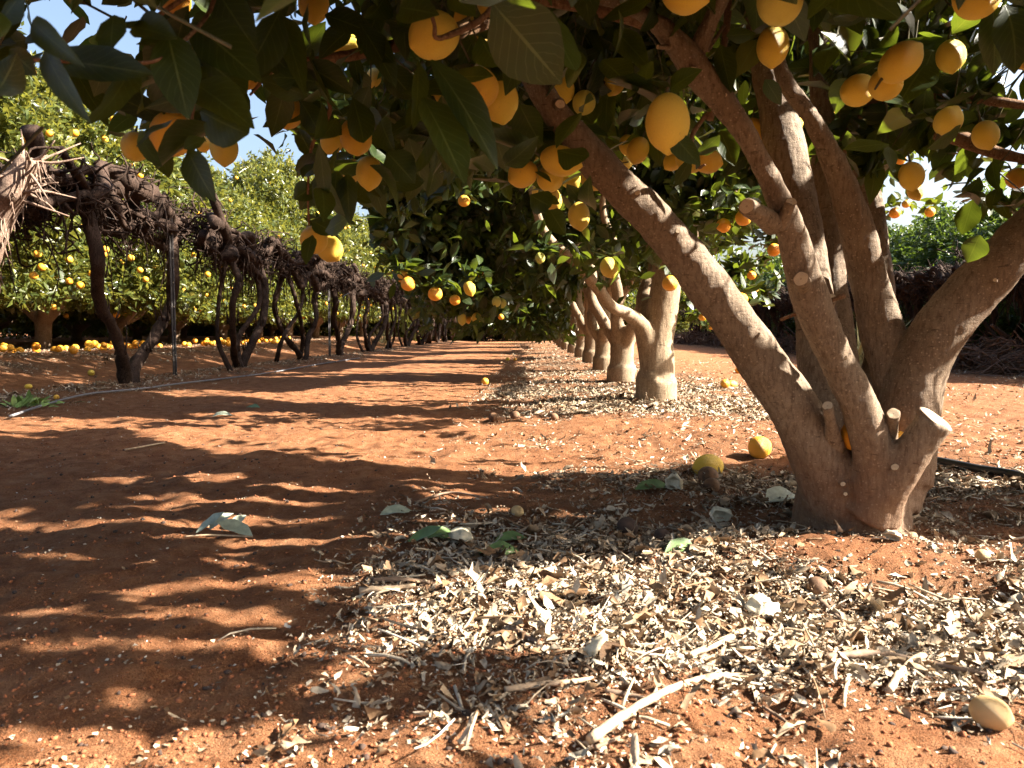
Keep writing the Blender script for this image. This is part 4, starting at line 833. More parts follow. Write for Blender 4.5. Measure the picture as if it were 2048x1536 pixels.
for k, (x, y, s) in enumerate(LEFT):
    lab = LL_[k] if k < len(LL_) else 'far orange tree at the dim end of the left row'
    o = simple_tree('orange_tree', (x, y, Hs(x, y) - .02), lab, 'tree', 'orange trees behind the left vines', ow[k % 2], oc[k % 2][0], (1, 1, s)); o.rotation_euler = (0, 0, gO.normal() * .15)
    orange_trees.append(o)
    if k < 9:
        bl = np.array([(0, 0, 2.0, 1.75, 1.75, 1.45), (0.5, .3, 1.35, 1.4, 1.4, .75), (-.2, -.5, 2.7, 1.2, 1.1, 1.15), (.3, .6, 3.0, .8, .8, .95)])[gO.choice(4, 90, p=[.4, .35, .15, .1])]
        dv = nrm(gO.normal(size=(90, 3)) + np.array([.9, -.9, -.1])); q = bl[:, :3] + dv * bl[:, 3:] * 1.09
        mt = np.array(Matrix.Rotation(o.rotation_euler[2], 3, 'Z')); w = q @ mt.T * np.array([1, 1, s]) + np.array([x, y, Hs(x, y) - .02])
        w = w + np.array([.03, -.03, -.03])
        u, v, d = proj(w); sel = (u > -20) & (u < 800) & (v > 140) & (v < 640)
        HANG_L += [(p, k) for p in w[sel][:22]]
for k in range(9):     # a second row behind closes the gaps between trunks
    y = 9.5 + k * 3; simple_tree('orange_tree', (-10.4, y, .12), 'orange tree in the shaded second row behind the left orange trees', 'tree', 'second row of orange trees', ow[k % 2], oc[(k + 1) % 2][0], (1.1, 1.15, .82 + .06 * (k % 3)))
for k in range(8):
    simple_tree('orange_tree', (-15.5, 12 + k * 3.4, -.25), 'dim orange tree of the third row deep in the left orchard', 'tree', 'third row of orange trees', ow[k % 2], oc[k % 2][0], (1.3, 1.3, .95))
for k, x in enumerate((-4.5, -2.0, 0.6, 3.2, 5.8, 8.4, -7.2, -10, -13, -16.5, -20, 11.2, 14, 17.5, 21)):
    simple_tree('orange_tree', (x, 36 + (k % 2) * 1.5, -.6), 'distant green tree closing the end of the red path', 'tree', 'trees beyond the path end', ow[k % 2], oc[k % 2][0], (1.25, 1.2, .82 + .1 * (k % 3)))
for p, k in HANG_L:
    o = link('orange', YOR[k % 2] if gO.random() < .6 else ORG[k % 2]); s = gO.uniform(.075, .092)
    o.matrix_world = Matrix.Translation(Vector(p)) @ Matrix.Diagonal((s, s, s, 1)); tag(o, 'ripe orange hanging on a sunlit tree behind the left vines', 'orange', 'oranges hanging behind the left vines')
# fallen oranges raked along the left row
gF = np.random.default_rng(14)
for k in range(95):
    y = 8.2 + 10.5 * gF.random() ** 1.15; x = -5.55 - .25 * gF.random() + .18 * gF.normal() + .035 * (y - 8); s = gF.uniform(.078, .1)
    o = link('orange', YOR[k % 2] if gF.random() < .75 else ORG[k % 2]); o.matrix_world = Matrix.Translation((x, y, Hs(x, y) + s * .36 + (.05 if gF.random() < .3 else 0))) @ Matrix.Rotation(gF.random() * 6, 4, 'X') @ Matrix.Diagonal((s, s, s, 1))
    tag(o, 'fallen orange in the long strip under the left orange trees', 'orange', 'fallen oranges under the left trees')

# ================================================================== dark citrus trees on the right
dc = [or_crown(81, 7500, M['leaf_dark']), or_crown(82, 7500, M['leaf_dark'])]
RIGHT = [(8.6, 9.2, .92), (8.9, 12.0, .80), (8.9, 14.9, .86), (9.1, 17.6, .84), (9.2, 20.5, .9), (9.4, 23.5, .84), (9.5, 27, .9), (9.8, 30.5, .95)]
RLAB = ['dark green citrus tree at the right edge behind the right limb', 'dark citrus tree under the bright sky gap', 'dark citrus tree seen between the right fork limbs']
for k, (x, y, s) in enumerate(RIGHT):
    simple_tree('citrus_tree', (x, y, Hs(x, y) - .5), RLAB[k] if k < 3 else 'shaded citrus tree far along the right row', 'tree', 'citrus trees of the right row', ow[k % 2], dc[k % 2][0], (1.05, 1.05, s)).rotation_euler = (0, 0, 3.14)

# ================================================================== old grape vines on trellis
def vine_parts(seed, fine=True):
    g = np.random.default_rng(seed); tr = Geo()
    sw = g.uniform(.7, 1.25, 2); bow = g.normal(0, .10, 2)
    if seed == 201: sw[:] = 1; bow[:] = .0
    def jit(p, a): return [tuple(np.array(q) + g.normal(size=3) * a * (1 if i else 0)) for i, q in enumerate(p)]
    pa = jit([(0, 0, -.08), (.0, -.16, .10), (.02, -.40, .38), (0, -.52, .72), (.03, -.56, 1.05), (0, -.62, 1.42)], .03)
    pb = jit([(0, .06, -.08), (0, .20, .10), (.0, .52, .36), (.03, .88, .72), (0, 1.08, 1.08), (0, 1.2, 1.48)], .03)
    pa = [(x + bow[0] * math.sin(max(z, 0) * 2.2), y * sw[0] + .12 * math.sin(z * 4.2 + seed), z) for x, y, z in pa]; pb = [(x + bow[1] * math.sin(max(z, 0) * 2.2), y * sw[1] + .12 * math.sin(z * 3.8 + seed * 2), z) for x, y, z in pb]
    for p, r0 in ((pa, .052 * g.uniform(.85, 1.2)), (pb, .058 * g.uniform(.8, 1.15))): tr.add(tube(p, np.array([1.25, 1.0, .85, .85, .9, 1.1]) * r0, 14, 46, .26, seed, twist=2.5), .4)
    if seed != 201:      # older leaning and crossing trunks
        for q in range(2):
            y0, y1 = g.uniform(-.7, .3), g.uniform(-.9, 1.2); p = [(g.normal() * .1, y0, -.08), (g.normal() * .12, y0 * .7 + y1 * .3 + g.normal() * .15, .35), (g.normal() * .12, y0 * .2 + y1 * .8 + g.normal() * .15, .85), (0, y1, 1.45)]
            tr.add(tube(p, np.array([1.2, .9, .85, 1.0]) * g.uniform(.028, .045), 10, 34, .26, seed + q, twist=2.5), .4)
    for p in (pa, pb):
        for q in range(16):
            t = g.integers(1, 5); c = np.array(p[t]) * .5 + np.array(p[t + 1]) * .5 if t < 5 else np.array(p[t])
            dz = g.uniform(.1, .3); th = g.random() * 6.28; o_ = np.array([math.cos(th), math.sin(th), 0]) * .058
            tr.add(tube([c + o_, c + o_ * 1.15 + np.array([0, g.normal() * .03, dz * .5]), c + o_ * 1.3 + np.array([0, g.normal() * .05, dz])], [.010, .008, .002], 4, 6, .2, q), .8)
    cor = Geo(); nodes = []
    for k in range(7):
        y = np.linspace(-1.35, 1.5, 9); p = np.c_[g.normal(0, .09, 9) + (k - 3) * .02, y + g.normal(0, .08, 9), 1.50 + (.10 if seed == 201 else .115) * g.normal(size=9) + (k - 3) * .025]
        r = g.uniform(.02, .058) * (1 + .35 * g.normal(size=9)).clip(.5, 1.7); cor.add(tube(p, r, 9, 54, .3, seed + k, twist=3), .4); nodes.append(spline(p, 60))
    nodes = np.vstack(nodes); can = Geo()
    heads = nodes[g.integers(0, len(nodes), 6)] + g.normal(size=(6, 3)) * np.array([.05, .05, .09])
    for k in range(330):
        s = heads[g.integers(0, 6)] + g.normal(size=3) * np.array([.12, .2, .10]) if g.random() < .75 else nodes[g.integers(0, len(nodes))]
        dv = nrm((g.normal(size=3) * np.array([1.0, 1.0, .85]) + np.array([0, 0, .08]))[None])[0]; ln = g.uniform(.08, .28) * (1.8 if g.random() < .14 else 1); r = g.uniform(.003, .010)
        p = [s, s + dv * ln * .45 + g.normal(size=3) * .03, s + dv * ln * .75 + g.normal(size=3) * .05, s + dv * ln + g.normal(size=3) * .06]
        can.add(tube(p, [r * 1.5, r * 1.1, r, r * .7], 5, 9, .25, k), g.random())
    for k in range(22 if seed == 201 else 60):    # long hanging canes
        s = nodes[g.integers(0, len(nodes))]; ln = g.uniform(.25, .75); dx, dy = g.normal(0, .12), g.normal(0, .3)
        can.add(tube([s, s + np.array([dx * .6, dy * .4, -ln * .25]), s + np.array([dx, dy * .8, -ln * .65]), s + np.array([dx * .8, dy, -ln])], [.008, .007, .006, .003], 5, 12, .2, k), g.random())
    for k in range(160):    # drooping bark fibres
        s = nodes[g.integers(0, len(nodes))]; ln = g.uniform(.08, .3)
        p = [s, s + np.array([g.normal() * .05, g.normal() * .06, -ln * .4]), s + np.array([g.normal() * .07, g.normal() * .1, -ln])]
        can.add(tube(p, [.006, .004, .0015], 3, 6), .8)
    return tr.mesh('trunk', M['vine']), cor.mesh('cordon', M['vine']), can.mesh('canes', M['vine'])
VP = [vine_parts(s) for s in (201, 202, 203, 204, 205)]
def vine(x, y, k, label, group, scale=(1, 1, 1), rz=0.0):
    o = empty('grape_vine', (x, y, Hs(x, y)), label, 'vine', group); o.scale = (scale[0], scale[1] * random.uniform(.9, 1.12), scale[2] * random.uniform(.96, 1.05)); o.rotation_euler = (0, 0, rz + random.uniform(-.12, .12))
    for nm, me in zip(('trunk', 'cordon', 'canes'), VP[k % 5]): link(nm, me, o)
    return o
VX = lambda y: -3.42 + .030 * (y - 6.9)
VL = [(4.35, 1, 'shaggy sunlit old vine head cut by the left edge', .93), (6.9, 0, 'old vine whose two bare trunks curve apart from one foot, left of the steel post', 1), (9.45, 2, 'old vine with crossing curved trunks right of the first steel post', .96),
      (11.9, 1, 'old vine with upright trunks under the low sunlit lemon pair', .95), (14.4, 0, 'old vine beside the second slim steel post', .95), (16.9, 2, 'old vine with a low bent arm beyond the second steel post', .95)]
for y, k, lab, sc in VL: vine(VX(y), y, k, lab, 'old vines of the left row', (1, 1, sc))
for k in range(7):
    y = 19.4 + 2.4 * k; vine(VX(y), y, k + 1, 'bare old vine far along the left row', 'old vines of the left row', (1, 1 if k % 2 else -1, .95))
for k in range(4):
    x = -3.5 + 2.4 * k; vine(x, 34.5, k, 'dark tangled vine across the far end of the path', 'vines across the path end', (1, 1, .95), math.pi / 2)
hv = [o for o in COL.objects if o.get('label', '').startswith('shaggy')][0]; hl = np.array(hv.location); gv = np.random.default_rng(6); q = Geo()
ap = [P(-60, 640, 5.25), P(-30, 540, 5.2), P(2, 430, 5.15), P(28, 375, 5.1), P(62, 318, 5.1)]
def wl(p):       # world -> this vine's own space
    p = (np.asarray(p) - hl); c_, s_ = math.cos(-hv.rotation_euler[2]), math.sin(-hv.rotation_euler[2])
    return np.stack([p[..., 0] * c_ - p[..., 1] * s_, p[..., 0] * s_ + p[..., 1] * c_, p[..., 2]], -1) / np.array(hv.scale)
q.add(tube(wl(np.array(ap)), [.075, .07, .075, .085, .07], 14, 40, .3, 5, twist=3), .6); sp = spline(np.array(ap), 40)
for k in range(70):     # peeling bark strips and cut spurs
    c = sp[gv.integers(4, 40)]; th = gv.random() * 6.28; d_ = np.array([math.cos(th), math.sin(th), 0]) * .075; ln = gv.uniform(.06, .24)
    q.add(tube(wl(np.array([c + d_, c + d_ * 1.2 + np.array([0, 0, -ln * .5]), c + d_ * gv.uniform(1.0, 1.6) + np.array([gv.normal() * .04, 0, -ln])])), [.006, .005, .001], 4, 6), gv.random())
for k in range(30):
    c = sp[gv.integers(26, 40)]; dv = nrm((gv.normal(size=3) + np.array([.3, 0, .35]))[None])[0]; ln = gv.uniform(.12, .4)
    q.add(tube(wl(np.array([c, c + dv * ln * .5 + gv.normal(size=3) * .02, c + dv * ln])), [.013, .009, .004], 6, 8, .25, k), gv.random())
M['vine_pale'] = bark_material('pale_vine_bark', (0.20, 0.13, 0.095), (0.09, 0.055, 0.04), (0.34, 0.25, 0.19), .8)
link('arm', q.mesh('arm', M['vine_pale']), hv)
RX = lambda y: 6.15 + .03 * (y - 8)
for k in range(15):
    y = 6.9 + 1.6 * k
    lab = ['broken brown vine arms lying low at the right edge', 'brown vine behind the right fork of the front tree', 'dark vine with pale cut spurs between the fork limbs', 'vine with dry grass at its foot behind the middle limbs'][k] if k < 4 else 'dark tangled vine far along the right row'
    vine(RX(y), y, k + 1, lab, 'old vines of the right row', (1, 1 if k % 2 else -1, (.62 if k == 0 else .8)))
def heap_mesh(seed):
    g = np.random.default_rng(seed); q = Geo()
    for k in range(210):
        th = g.normal(1.57, .7); ln = g.uniform(.15, .8); c = np.array([g.normal() * .22, g.normal() * .45, abs(g.normal()) * .20]); dv = np.array([math.cos(th), math.sin(th), g.normal() * .45]) * ln / 2
        r = g.uniform(.004, .014) if k > 14 else g.uniform(.025, .045); p = [c - dv, c + g.normal(size=3) * .07, c + dv + g.normal(size=3) * .05]
        q.add(tube([np.maximum(x, [-9, -9, -.02]) for x in p], [r, r * .9, r * .6], 5, 8, .25, k), g.random())
    return q.mesh('vine_prunings', M['prunings'])
HM = [heap_mesh(3), heap_mesh(4)]
for k in range(19):
    y = 7.3 + 1.35 * k; x = RX(y) + random.uniform(-.25, .3); o = link('vine_prunings', HM[k % 2], None, (x, y, Hs(x, y))); o.rotation_euler = (0, 0, random.uniform(-.4, .4) + (3.14 if k % 3 else 0)); o.scale = (1, 1, random.uniform(.6, 1.0))
    tag(o, 'brown heap of broken vine arms at the right edge' if k == 0 else 'tangled brown heap of vine prunings along the right row', 'prunings', 'prunings heaped under the right vines')
def post(x, y, h, label, group):
    o = empty('trellis_post', (x, y, Hs(x, y)), label, 'post', group); g = Geo(); w = .022
    for th in (0, 2.1, 4.2):       # three-finned steel picket
        q = np.array([math.cos(th), math.sin(th), 0]); s = np.array([-q[1], q[0], 0]) * .004
        a = [(q * w - s), (q * w + s), s, -s]; Vv = np.vstack([np.array(a) + np.array([0, 0, z]) for z in (-.1, h)])
        g.add((Vv, np.array([[0, 1, 5, 4], [1, 2, 6, 5], [2, 3, 7, 6], [3, 0, 4, 7], [4, 5, 6, 7]])))
    link('picket', g.mesh('picket', M['steel'], False), o)
    g = Geo()
    for z in np.arange(.2, h - .1, .24): g.add(tube([(w * .55, -.007, z), (w * .55, .007, z)], [.006, .006], 8, 3))
    link('hole', g.mesh('hole', M['rind'], False), o); return o
for k, y in enumerate((7.75, 13.6, 19, 25, 31)): post(VX(y) + .02, y, 1.55, ['steel picket beside the curved vine trunks', 'slim steel picket in mid left row'][k] if k < 2 else 'steel picket far along the left row', 'steel pickets of the left row')
for k, y in enumerate((11.2, 17.5, 24)): post(RX(y), y, 1.25, 'steel picket behind the front limbs' if k == 0 else 'steel picket far along the right row', 'steel pickets of the right row')
for xf, zz, lab in ((VX, (1.45, 1.72), 'left'), (RX, (1.15, 1.3), 'right')):
    for z in zz:
        tag(link('trellis_wire', Geo().add(tube([(xf(3) + .03, 3 if lab == 'left' else 6, z), (xf(18) + .03, 18, z - .02), (xf(34) + .03, 34, z)], [.0022] * 3, 5, 40)).mesh('trellis_wire', M['steel'])),
            ('upper' if z == zz[1] else 'lower') + ' trellis wire along the old vines of the ' + lab + ' row', 'wire', 'trellis wires')

# ================================================================== hoses, sticks, fallen things
def ground_tube(name, px, w, mat_, label, cat, lift=.4, lump=0.0, group=None, taper=1.0):
    c = []; r = []
    for k, (u, v) in enumerate(px):
        p = G(u, v); d = (p - CAM) @ FW; rr = (w if np.isscalar(w) else w[k]) / 2 * d / FPX; p[2] += rr * lift * 2; c.append(p); r.append(rr)
    o = link(name, Geo().add(tube(c, r, 9, len(px) * 8, lump, int(px[0][0]))).mesh(name, M[mat_])); return tag(o, label, cat, group)
hp = [G(u, v) for u, v in ((20, 838), (100, 812), (180, 797), (280, 782), (370, 771), (460, 760), (540, 748), (640, 731), (720, 718))]
tag(link('drip_hose', Geo().add(tube([p + np.array([0, 0, .02]) for p in hp], [.008] * 9, 8, 80)).mesh('drip_hose', M['hose'])), 'grey drip hose lying along the foot of the left vines', 'hose')
hp = [G(u, v) for u, v in ((1820, 922), (1870, 928), (1950, 945), (2040, 966), (2200, 1000))]
tag(link('irrigation_pipe', Geo().add(tube([p + np.array([0, 0, .016]) for p in hp], [.016] * 5, 10, 40)).mesh('irrigation_pipe', M['pipe'])), 'black poly pipe on the ground right of the front trunk', 'pipe')
for px, w, mt, lab in [
    ([(1180, 1500), (1290, 1420), (1400, 1372), (1500, 1362), (1612, 1375)], [22, 17, 14, 10, 5], 'stick', 'long pale curved stick in the litter, thick end toward the camera'),
    ([(1378, 1322), (1440, 1300), (1500, 1272), (1560, 1282)], [12, 15, 13, 6], 'stick', 'forked tan stick lying above the long curved stick'),
    ([(1010, 1392), (1090, 1383), (1150, 1372), (1185, 1362)], [13, 12, 10, 7], 'stick', 'straight pale stick left of the long curved stick'),
    ([(1210, 1392), (1270, 1402), (1320, 1415)], [11, 10, 6], 'stick_dark', 'short dark stick crossing behind the long curved stick'),
    ([(1778, 1398), (1800, 1360), (1830, 1330), (1858, 1308)], [16, 15, 13, 8], 'stick', 'pale bark strip standing out near the right side'),
    ([(1650, 1325), (1740, 1322), (1830, 1332), (1985, 1358)], [12, 16, 12, 8], 'stick_dark', 'long dark twig lying toward the right edge'),
    ([(1015, 1260), (1040, 1280), (1080, 1300)], [14, 15, 12], 'stick_dark', 'thick dark bark piece left of the bright litter'),
    ([(1525, 1420), (1560, 1442), (1590, 1462)], [7, 7, 4], 'stick_dark', 'thin dark twig below the long stick on bare soil'),
    ([(1688, 1420), (1692, 1380), (1715, 1335)], [6, 7, 5], 'stick', 'thin bent twig left of the bark strip'),
    ([(1700, 1268), (1650, 1225), (1625, 1208)], [8, 14, 12], 'stick_dark', 'brown leaf stalk curled up in the middle litter'),
    ([(370, 1076), (420, 1074), (505, 1076)], [3, 4, 4], 'stick', 'thin stalk under the wilted green leaves on the path'),
    ([(720, 1195), (780, 1188), (830, 1178)], [14, 12, 8], 'stick', 'bright pale stick at the shadow edge of the path'),
    ([(745, 1172), (800, 1170), (860, 1172)], [12, 10, 8], 'stick_dark', 'flat brown stick just behind the bright pale stick'),
    ([(1040, 1140), (1030, 1120)], [3, 2], 'stick', 'upright straw in the shaded litter'), ([(250, 905), (330, 888)], [4, 3], 'stick', 'small grey twig on the shaded path'), ([(830, 1010), (900, 985), (980, 1000)], [5, 5, 3], 'stick_dark', 'arched dead twig on the lit soil hump'),
    ([(1190, 1505), (1240, 1480)], [10, 6], 'stick_dark', 'dark chip under the thick end of the long stick')]:
    ground_tube('stick', px, w, mt, lab, 'stick', 1.0, .22, 'sticks lying in the front litter')
def ground_fruit(u, vb, w, meshes, label, group, name='orange', ang=60, sink=.06):
    p = G(u, vb); d = (p - CAM) @ FW; s = w * d / FPX; o = link(name, meshes[int(u) % len(meshes)])
    hgt = Hs(p[0], p[1] + s * .4) + s * (.5 - sink)
    o.matrix_world = Matrix.Translation((p[0], p[1] + s * .4, hgt)) @ Matrix.Rotation(u, 4, 'Z') @ Matrix.Rotation(R_(ang), 4, 'X') @ Matrix.Diagonal((s, s, s, 1)); return tag(o, label, name, group)
GF = 'fruit fallen under the middle row'
ground_fruit(1525, 928, 47, YOR, 'ripe orange on bare lit soil left of the front trunk', GF)
ground_fruit(1422, 952, 50, LEM, 'yellow lemon lying behind a rotten fruit in the litter', GF, 'lemon', 90, .2)
ground_fruit(1996, 1466, 66, PAL, 'bleached tan fruit near the right bottom corner', GF, 'lemon', 80)
ground_fruit(1972, 1128, 27, PAL, 'small bleached fruit right of the front trunk', GF, 'lemon', 70)
ground_fruit(1035, 1030, 22, PAL, 'tiny pale fruit on the lit soil hump', GF, 'lemon', 70)
ground_fruit(970, 769, 15, YOR, 'single orange far out on the red path', GF)
ground_fruit(1452, 777, 19, YOR, 'left fallen fruit of the pair right of the second trunk', GF)
ground_fruit(1466, 776, 17, LEM, 'right fallen fruit of the pair right of the second trunk', GF, 'lemon', 90)
ground_fruit(1478, 747, 13, ORG, 'left fallen fruit by the slanting limb, far litter', GF)
ground_fruit(1491, 745, 14, LEM, 'right fallen fruit by the slanting limb, far litter', GF, 'lemon', 90)
ground_fruit(180, 748, 12, LEM, 'small fallen lemon against the left vine trunk', GF, 'lemon', 90)
ground_fruit(108, 740, 11, YOR, 'small orange alone on the shaded soil left of the vine', GF); ground_fruit(52, 724, 11, LEM, 'small yellow fruit on the far left soil', GF, 'lemon', 90)
ground_fruit(1015, 722, 8, LEM, 'tiny yellow fruit beside the far path', GF, 'lemon', 80); ground_fruit(1030, 722, 7, YOR, 'tiny orange beside the far path', GF)
ROT = [lemon_mesh('rotten_fruit', .85, .02, s, M['rotten']) for s in (15, 16)]; DK = [lemon_mesh('dark_fruit', .8, .02, 17, M['darkclod'])]
def rotten(u, vb, w, lab, ms=ROT): o = ground_fruit(u, vb, w, ms, lab, 'rotten fruit in the litter', 'rotten_fruit', 30, .2); o['category'] = 'rotten fruit'; return o
rotten(1420, 968, 42, 'dark rotten fruit in front of the yellow lemon'); rotten(1426, 984, 34, 'brown shrivelled fruit nearest the yellow lemon')
rotten(1258, 1068, 44, 'black rotten fruit in the shaded litter, left one', DK); rotten(1328, 1086, 36, 'black rotten fruit in the shaded litter, right one', DK)
rotten(988, 846, 24, 'brown rotten fruit at the litter edge of the far path'); rotten(1030, 838, 20, 'dark rotten fruit beside the one at the litter edge')
rotten(1108, 838, 20, 'dull brown fruit in the far bright litter'); rotten(1640, 1195, 42, 'dark shrivelled fruit under the soil mound'); rotten(1540, 1000, 16, 'little brown fruit near the front trunk')
def shell(u, vb, w, mt, lab, name, cat, ang=20):     # hollow half peel
    p = G(u, vb); d = (p - CAM) @ FW; s = w * d / FPX; nt, npf = 26, 12; V = []
    for q in range(npf):
        a = np.pi * .5 * q / (npf - 1) * 1.15; r = math.sin(a + .05); z = -math.cos(a)
        for k in range(nt):
            th = k / nt * 6.283; rr = r * (1 + .12 * math.sin(th * 3 + u) * q / npf + .05 * math.sin(th * 7)); V.append((rr * math.cos(th), rr * math.sin(th), z + .12 * math.sin(th * 2 + u) * q / npf))
    F = [[q * nt + k, q * nt + (k + 1) % nt, (q + 1) * nt + (k + 1) % nt, (q + 1) * nt + k] for q in range(npf - 1) for k in range(nt)]
    V = np.array(V); V = V + np.stack([vn3(V * 1.9 + u + 5 * j, j) for j in range(3)], 1) * .55 + np.stack([vn3(V * 5 + u + 9 * j, j + 4) for j in range(3)], 1) * .22
    me = mesh_np(name, np.array(V) * .5, np.array(F), M[mt]); o = link(name, me)
    o.matrix_world = Matrix.Translation((p[0], p[1] + s * .3, p[2] + s * .3)) @ Matrix.Rotation(u, 4, 'Z') @ Matrix.Rotation(R_(ang), 4, 'X') @ Matrix.Diagonal((s, s, s * .55, 1))
    md = o.modifiers.new('wall', 'SOLIDIFY'); md.thickness = .09; return tag(o, lab, cat, 'peel pieces in the litter')
shell(920, 1092, 50, 'rind', 'white dried half rind beside the rolled green leaves', 'citrus_rind', 'rind', 165); shell(1350, 980, 40, 'rind', 'pale torn peel left of the rotten fruit', 'citrus_rind', 'rind', 100)
shell(1090, 1172, 34, 'rotten', 'hollow brown shell with a dark open mouth', 'fruit_shell', 'shell', -75); shell(1530, 1240, 60, 'rind', 'bleached crumpled peel bright in the middle litter', 'citrus_rind', 'rind', 150); shell(1195, 1322, 62, 'rind', 'bleached curled peel left of the forked stick', 'citrus_rind', 'rind', 130)
shell(1445, 1048, 44, 'rind', 'white peel scrap left of the soil mound', 'citrus_rind', 'rind', 120); shell(1790, 1085, 34, 'rind', 'white peel scrap at the foot of the front trunk', 'citrus_rind', 'rind', 140)
def ground_leaves(lst, mt, label, L=.09):
    B, A, Nn, Ls, cu = [], [], [], [], []
    for u, v, ang, tilt, curl, l in lst:
        p = G(u, v); B.append(p + np.array([0, 0, .008])); A.append((math.cos(R_(ang)), math.sin(R_(ang)), math.sin(R_(tilt)))); Nn.append((.1, -.35, 1)); Ls.append(l); cu.append(curl)
    n = len(B); c0 = np.mean(B, 0); Vv, Ff, rr, uv = leaf_np(np.array(B) - c0, np.array(A, float), np.array(Nn, float), np.array(Ls), np.full(n, .5), np.array(cu), np.full(n, .5), 8, np.linspace(.2, .8, n))
    o = link('fallen_leaf', mesh_np('fallen_leaf', Vv, Ff, M[mt], True, rr, uv), None, c0); return tag(o, label, 'leaf', 'green leaves fallen on the path')
for a in [([(392, 1072, 8, 25, -.25, .085), (420, 1066, 60, 50, .4, .08), (505, 1078, 170, 14, -.1, .10), (470, 1060, 80, 55, .5, .06)], 'dead_leaf_grey', 'wilted grey green leaf cluster on the shaded path'),
          ([(815, 1090, 10, 8, -.3, .085), (850, 1085, 30, 30, .5, .08), (900, 1086, 165, 20, .3, .09)], 'dead_leaf_green', 'rolled bright green leaves left of the white rind'), ([(760, 1036, 15, 12, .2, .09)], 'dead_leaf_grey', 'dull green leaf at the litter edge on the path'),
          ([(990, 1090, 10, 14, .2, .08)], 'dead_leaf_green', 'small green leaf right of the white rind'), ([(1270, 986, 5, 8, .1, .12)], 'dead_leaf_green', 'green leaf in the shaded litter left of the torn peel'), ([(1530, 1010, 30, 8, .2, .16)], 'dead_leaf_grey', 'long folded tan green leaf by the front trunk'),
          ([(1330, 1112, 20, 10, .2, .10)], 'dead_leaf_green', 'green leaf below the black rotten fruit'), ([(425, 836, 5, 20, .3, .11)], 'dead_leaf_grey', 'pale curled leaf far out on the red path'), ([(520, 818, 170, 5, .1, .10)], 'dead_leaf_green', 'flat green leaf on the shaded far path'), ([(1040, 1112, 190, 5, .15, .1)], 'dead_leaf_green', 'greenish leaf lying in the dark litter')]:
    ground_leaves(*a)
# oranges wedged in the fork of the front tree
for u, v, w, d, lab in ((1712, 872, 62, 1.855, 'orange wedged in the fork behind the front limb'), (1797, 884, 44, 1.86, 'orange lodged in the fork behind the sawn limb'), (1766, 862, 40, 1.93, 'pale orange tucked deep in the fork, only its top showing')):
    hang(u, v, w, 30, 20, 'O', lab, .07, d, 'oranges lodged in the front tree', False)
# weeds and dry grass
def tuft(x, y, n, h, mt, label, seed, spread=.12, name='grass_tuft', cat='grass'):
    g = np.random.default_rng(seed); b = np.c_[g.normal(0, spread * .4, n), g.normal(0, spread * .4, n), np.zeros(n)]; a = np.c_[g.normal(0, .5, n), g.normal(0, .5, n), np.ones(n)]
    Vv, Ff, rr, uv = leaf_np(b, a, g.normal(size=(n, 3)), h * g.uniform(.5, 1.2, n), np.full(n, .03), g.normal(.2, .2, n), np.zeros(n), 4, g.random(n)); return tag(link(name, mesh_np(name, Vv, Ff, M[mt], True, rr, uv), None, (x, y, Hs(x, y))), label, cat)
p = G(768, 690); tuft(p[0], 24, 120, .6, 'grass', 'pale grass tuft at the far end of the path', 1, .4)
tuft(4.6, 10.2, 60, .75, 'grass', 'dry straw stalks behind the thin upright limbs', 2, .3); tuft(6.3, 8.0, 80, .5, 'grass', 'dry straw at the foot of the right vines', 3, .5)
g = np.random.default_rng(4); b = g.normal(0, .09, (70, 3)) * np.array([1, 1, .1]); a = np.c_[g.normal(size=(70, 2)), g.uniform(.3, 1.2, 70)]
Vv, Ff, rr, uv = leaf_np(b, a, np.tile([0, 0, 1.], (70, 1)) + .3 * g.normal(size=(70, 3)), g.uniform(.05, .10, 70), np.full(70, .45), g.normal(.3, .2, 70), np.full(70, .2), 4, g.random(70)); p = G(45, 812)
tag(link('weed', mesh_np('weed', Vv, Ff, M['weed'], True, rr, uv), None, p), 'low bright green weed by the hose at the left edge', 'weed')

# ================================================================== uncountable ground cover
def scatter(N, ylo, yhi, xlo, xhi, g, pw=1.0, thr=None):
    """Candidates thinned by litter density; y drawn denser near the camera."""
    t = g.random(N); y = (ylo ** (1 - pw) + t * (yhi ** (1 - pw) - ylo ** (1 - pw))) ** (1 / (1 - pw)) if pw != 1 else ylo * (yhi / ylo) ** t
    x = g.uniform(xlo, xhi, N); k = g.random(N) < (litter_density(x, y) if thr is None else thr(x, y)); return x[k], y[k]
gl = np.random.default_rng(77); PX, PY, PS = [], [], []
for N, a in ((120000, (.75, 3.2, -.9, 2.6)), (70000, (3.2, 9, -.8, 2.8)), (16000, (9, 30, -1, 3.4)), (26000, (4.2, 22, -4.5, -2.6)), (34000, (7, 24, -8, -4.2)), (16000, (5.5, 26, 4.4, 8.5))):
    x, y = scatter(N, *a, gl, 1.3); PX.append(x); PY.append(y); PS.append(np.where(y < 3.2, 1, np.where(y < 9, 1.25, 1.5)))
x, y, sz = np.concatenate(PX), np.concatenate(PY), np.concatenate(PS); n = len(x); print('litter', n)
dn = litter_density(x, y); whole = gl.random(n) < .06 * sst(.25, .7, dn); L = np.where(whole, gl.uniform(.025, .055, n), .005 + gl.exponential(.0085, n).clip(0, .028)) * sz
th = gl.random(n) * 6.283; ax = np.c_[np.cos(th), np.sin(th), gl.normal(0, .2, n) * np.where(whole, .35, 1)]; nor = np.c_[gl.normal(0, .32, n), gl.normal(0, .32, n), np.where(whole, 1.8, 1)]
bz = H(x, y) + .003 + gl.random(n) ** 2 * .011
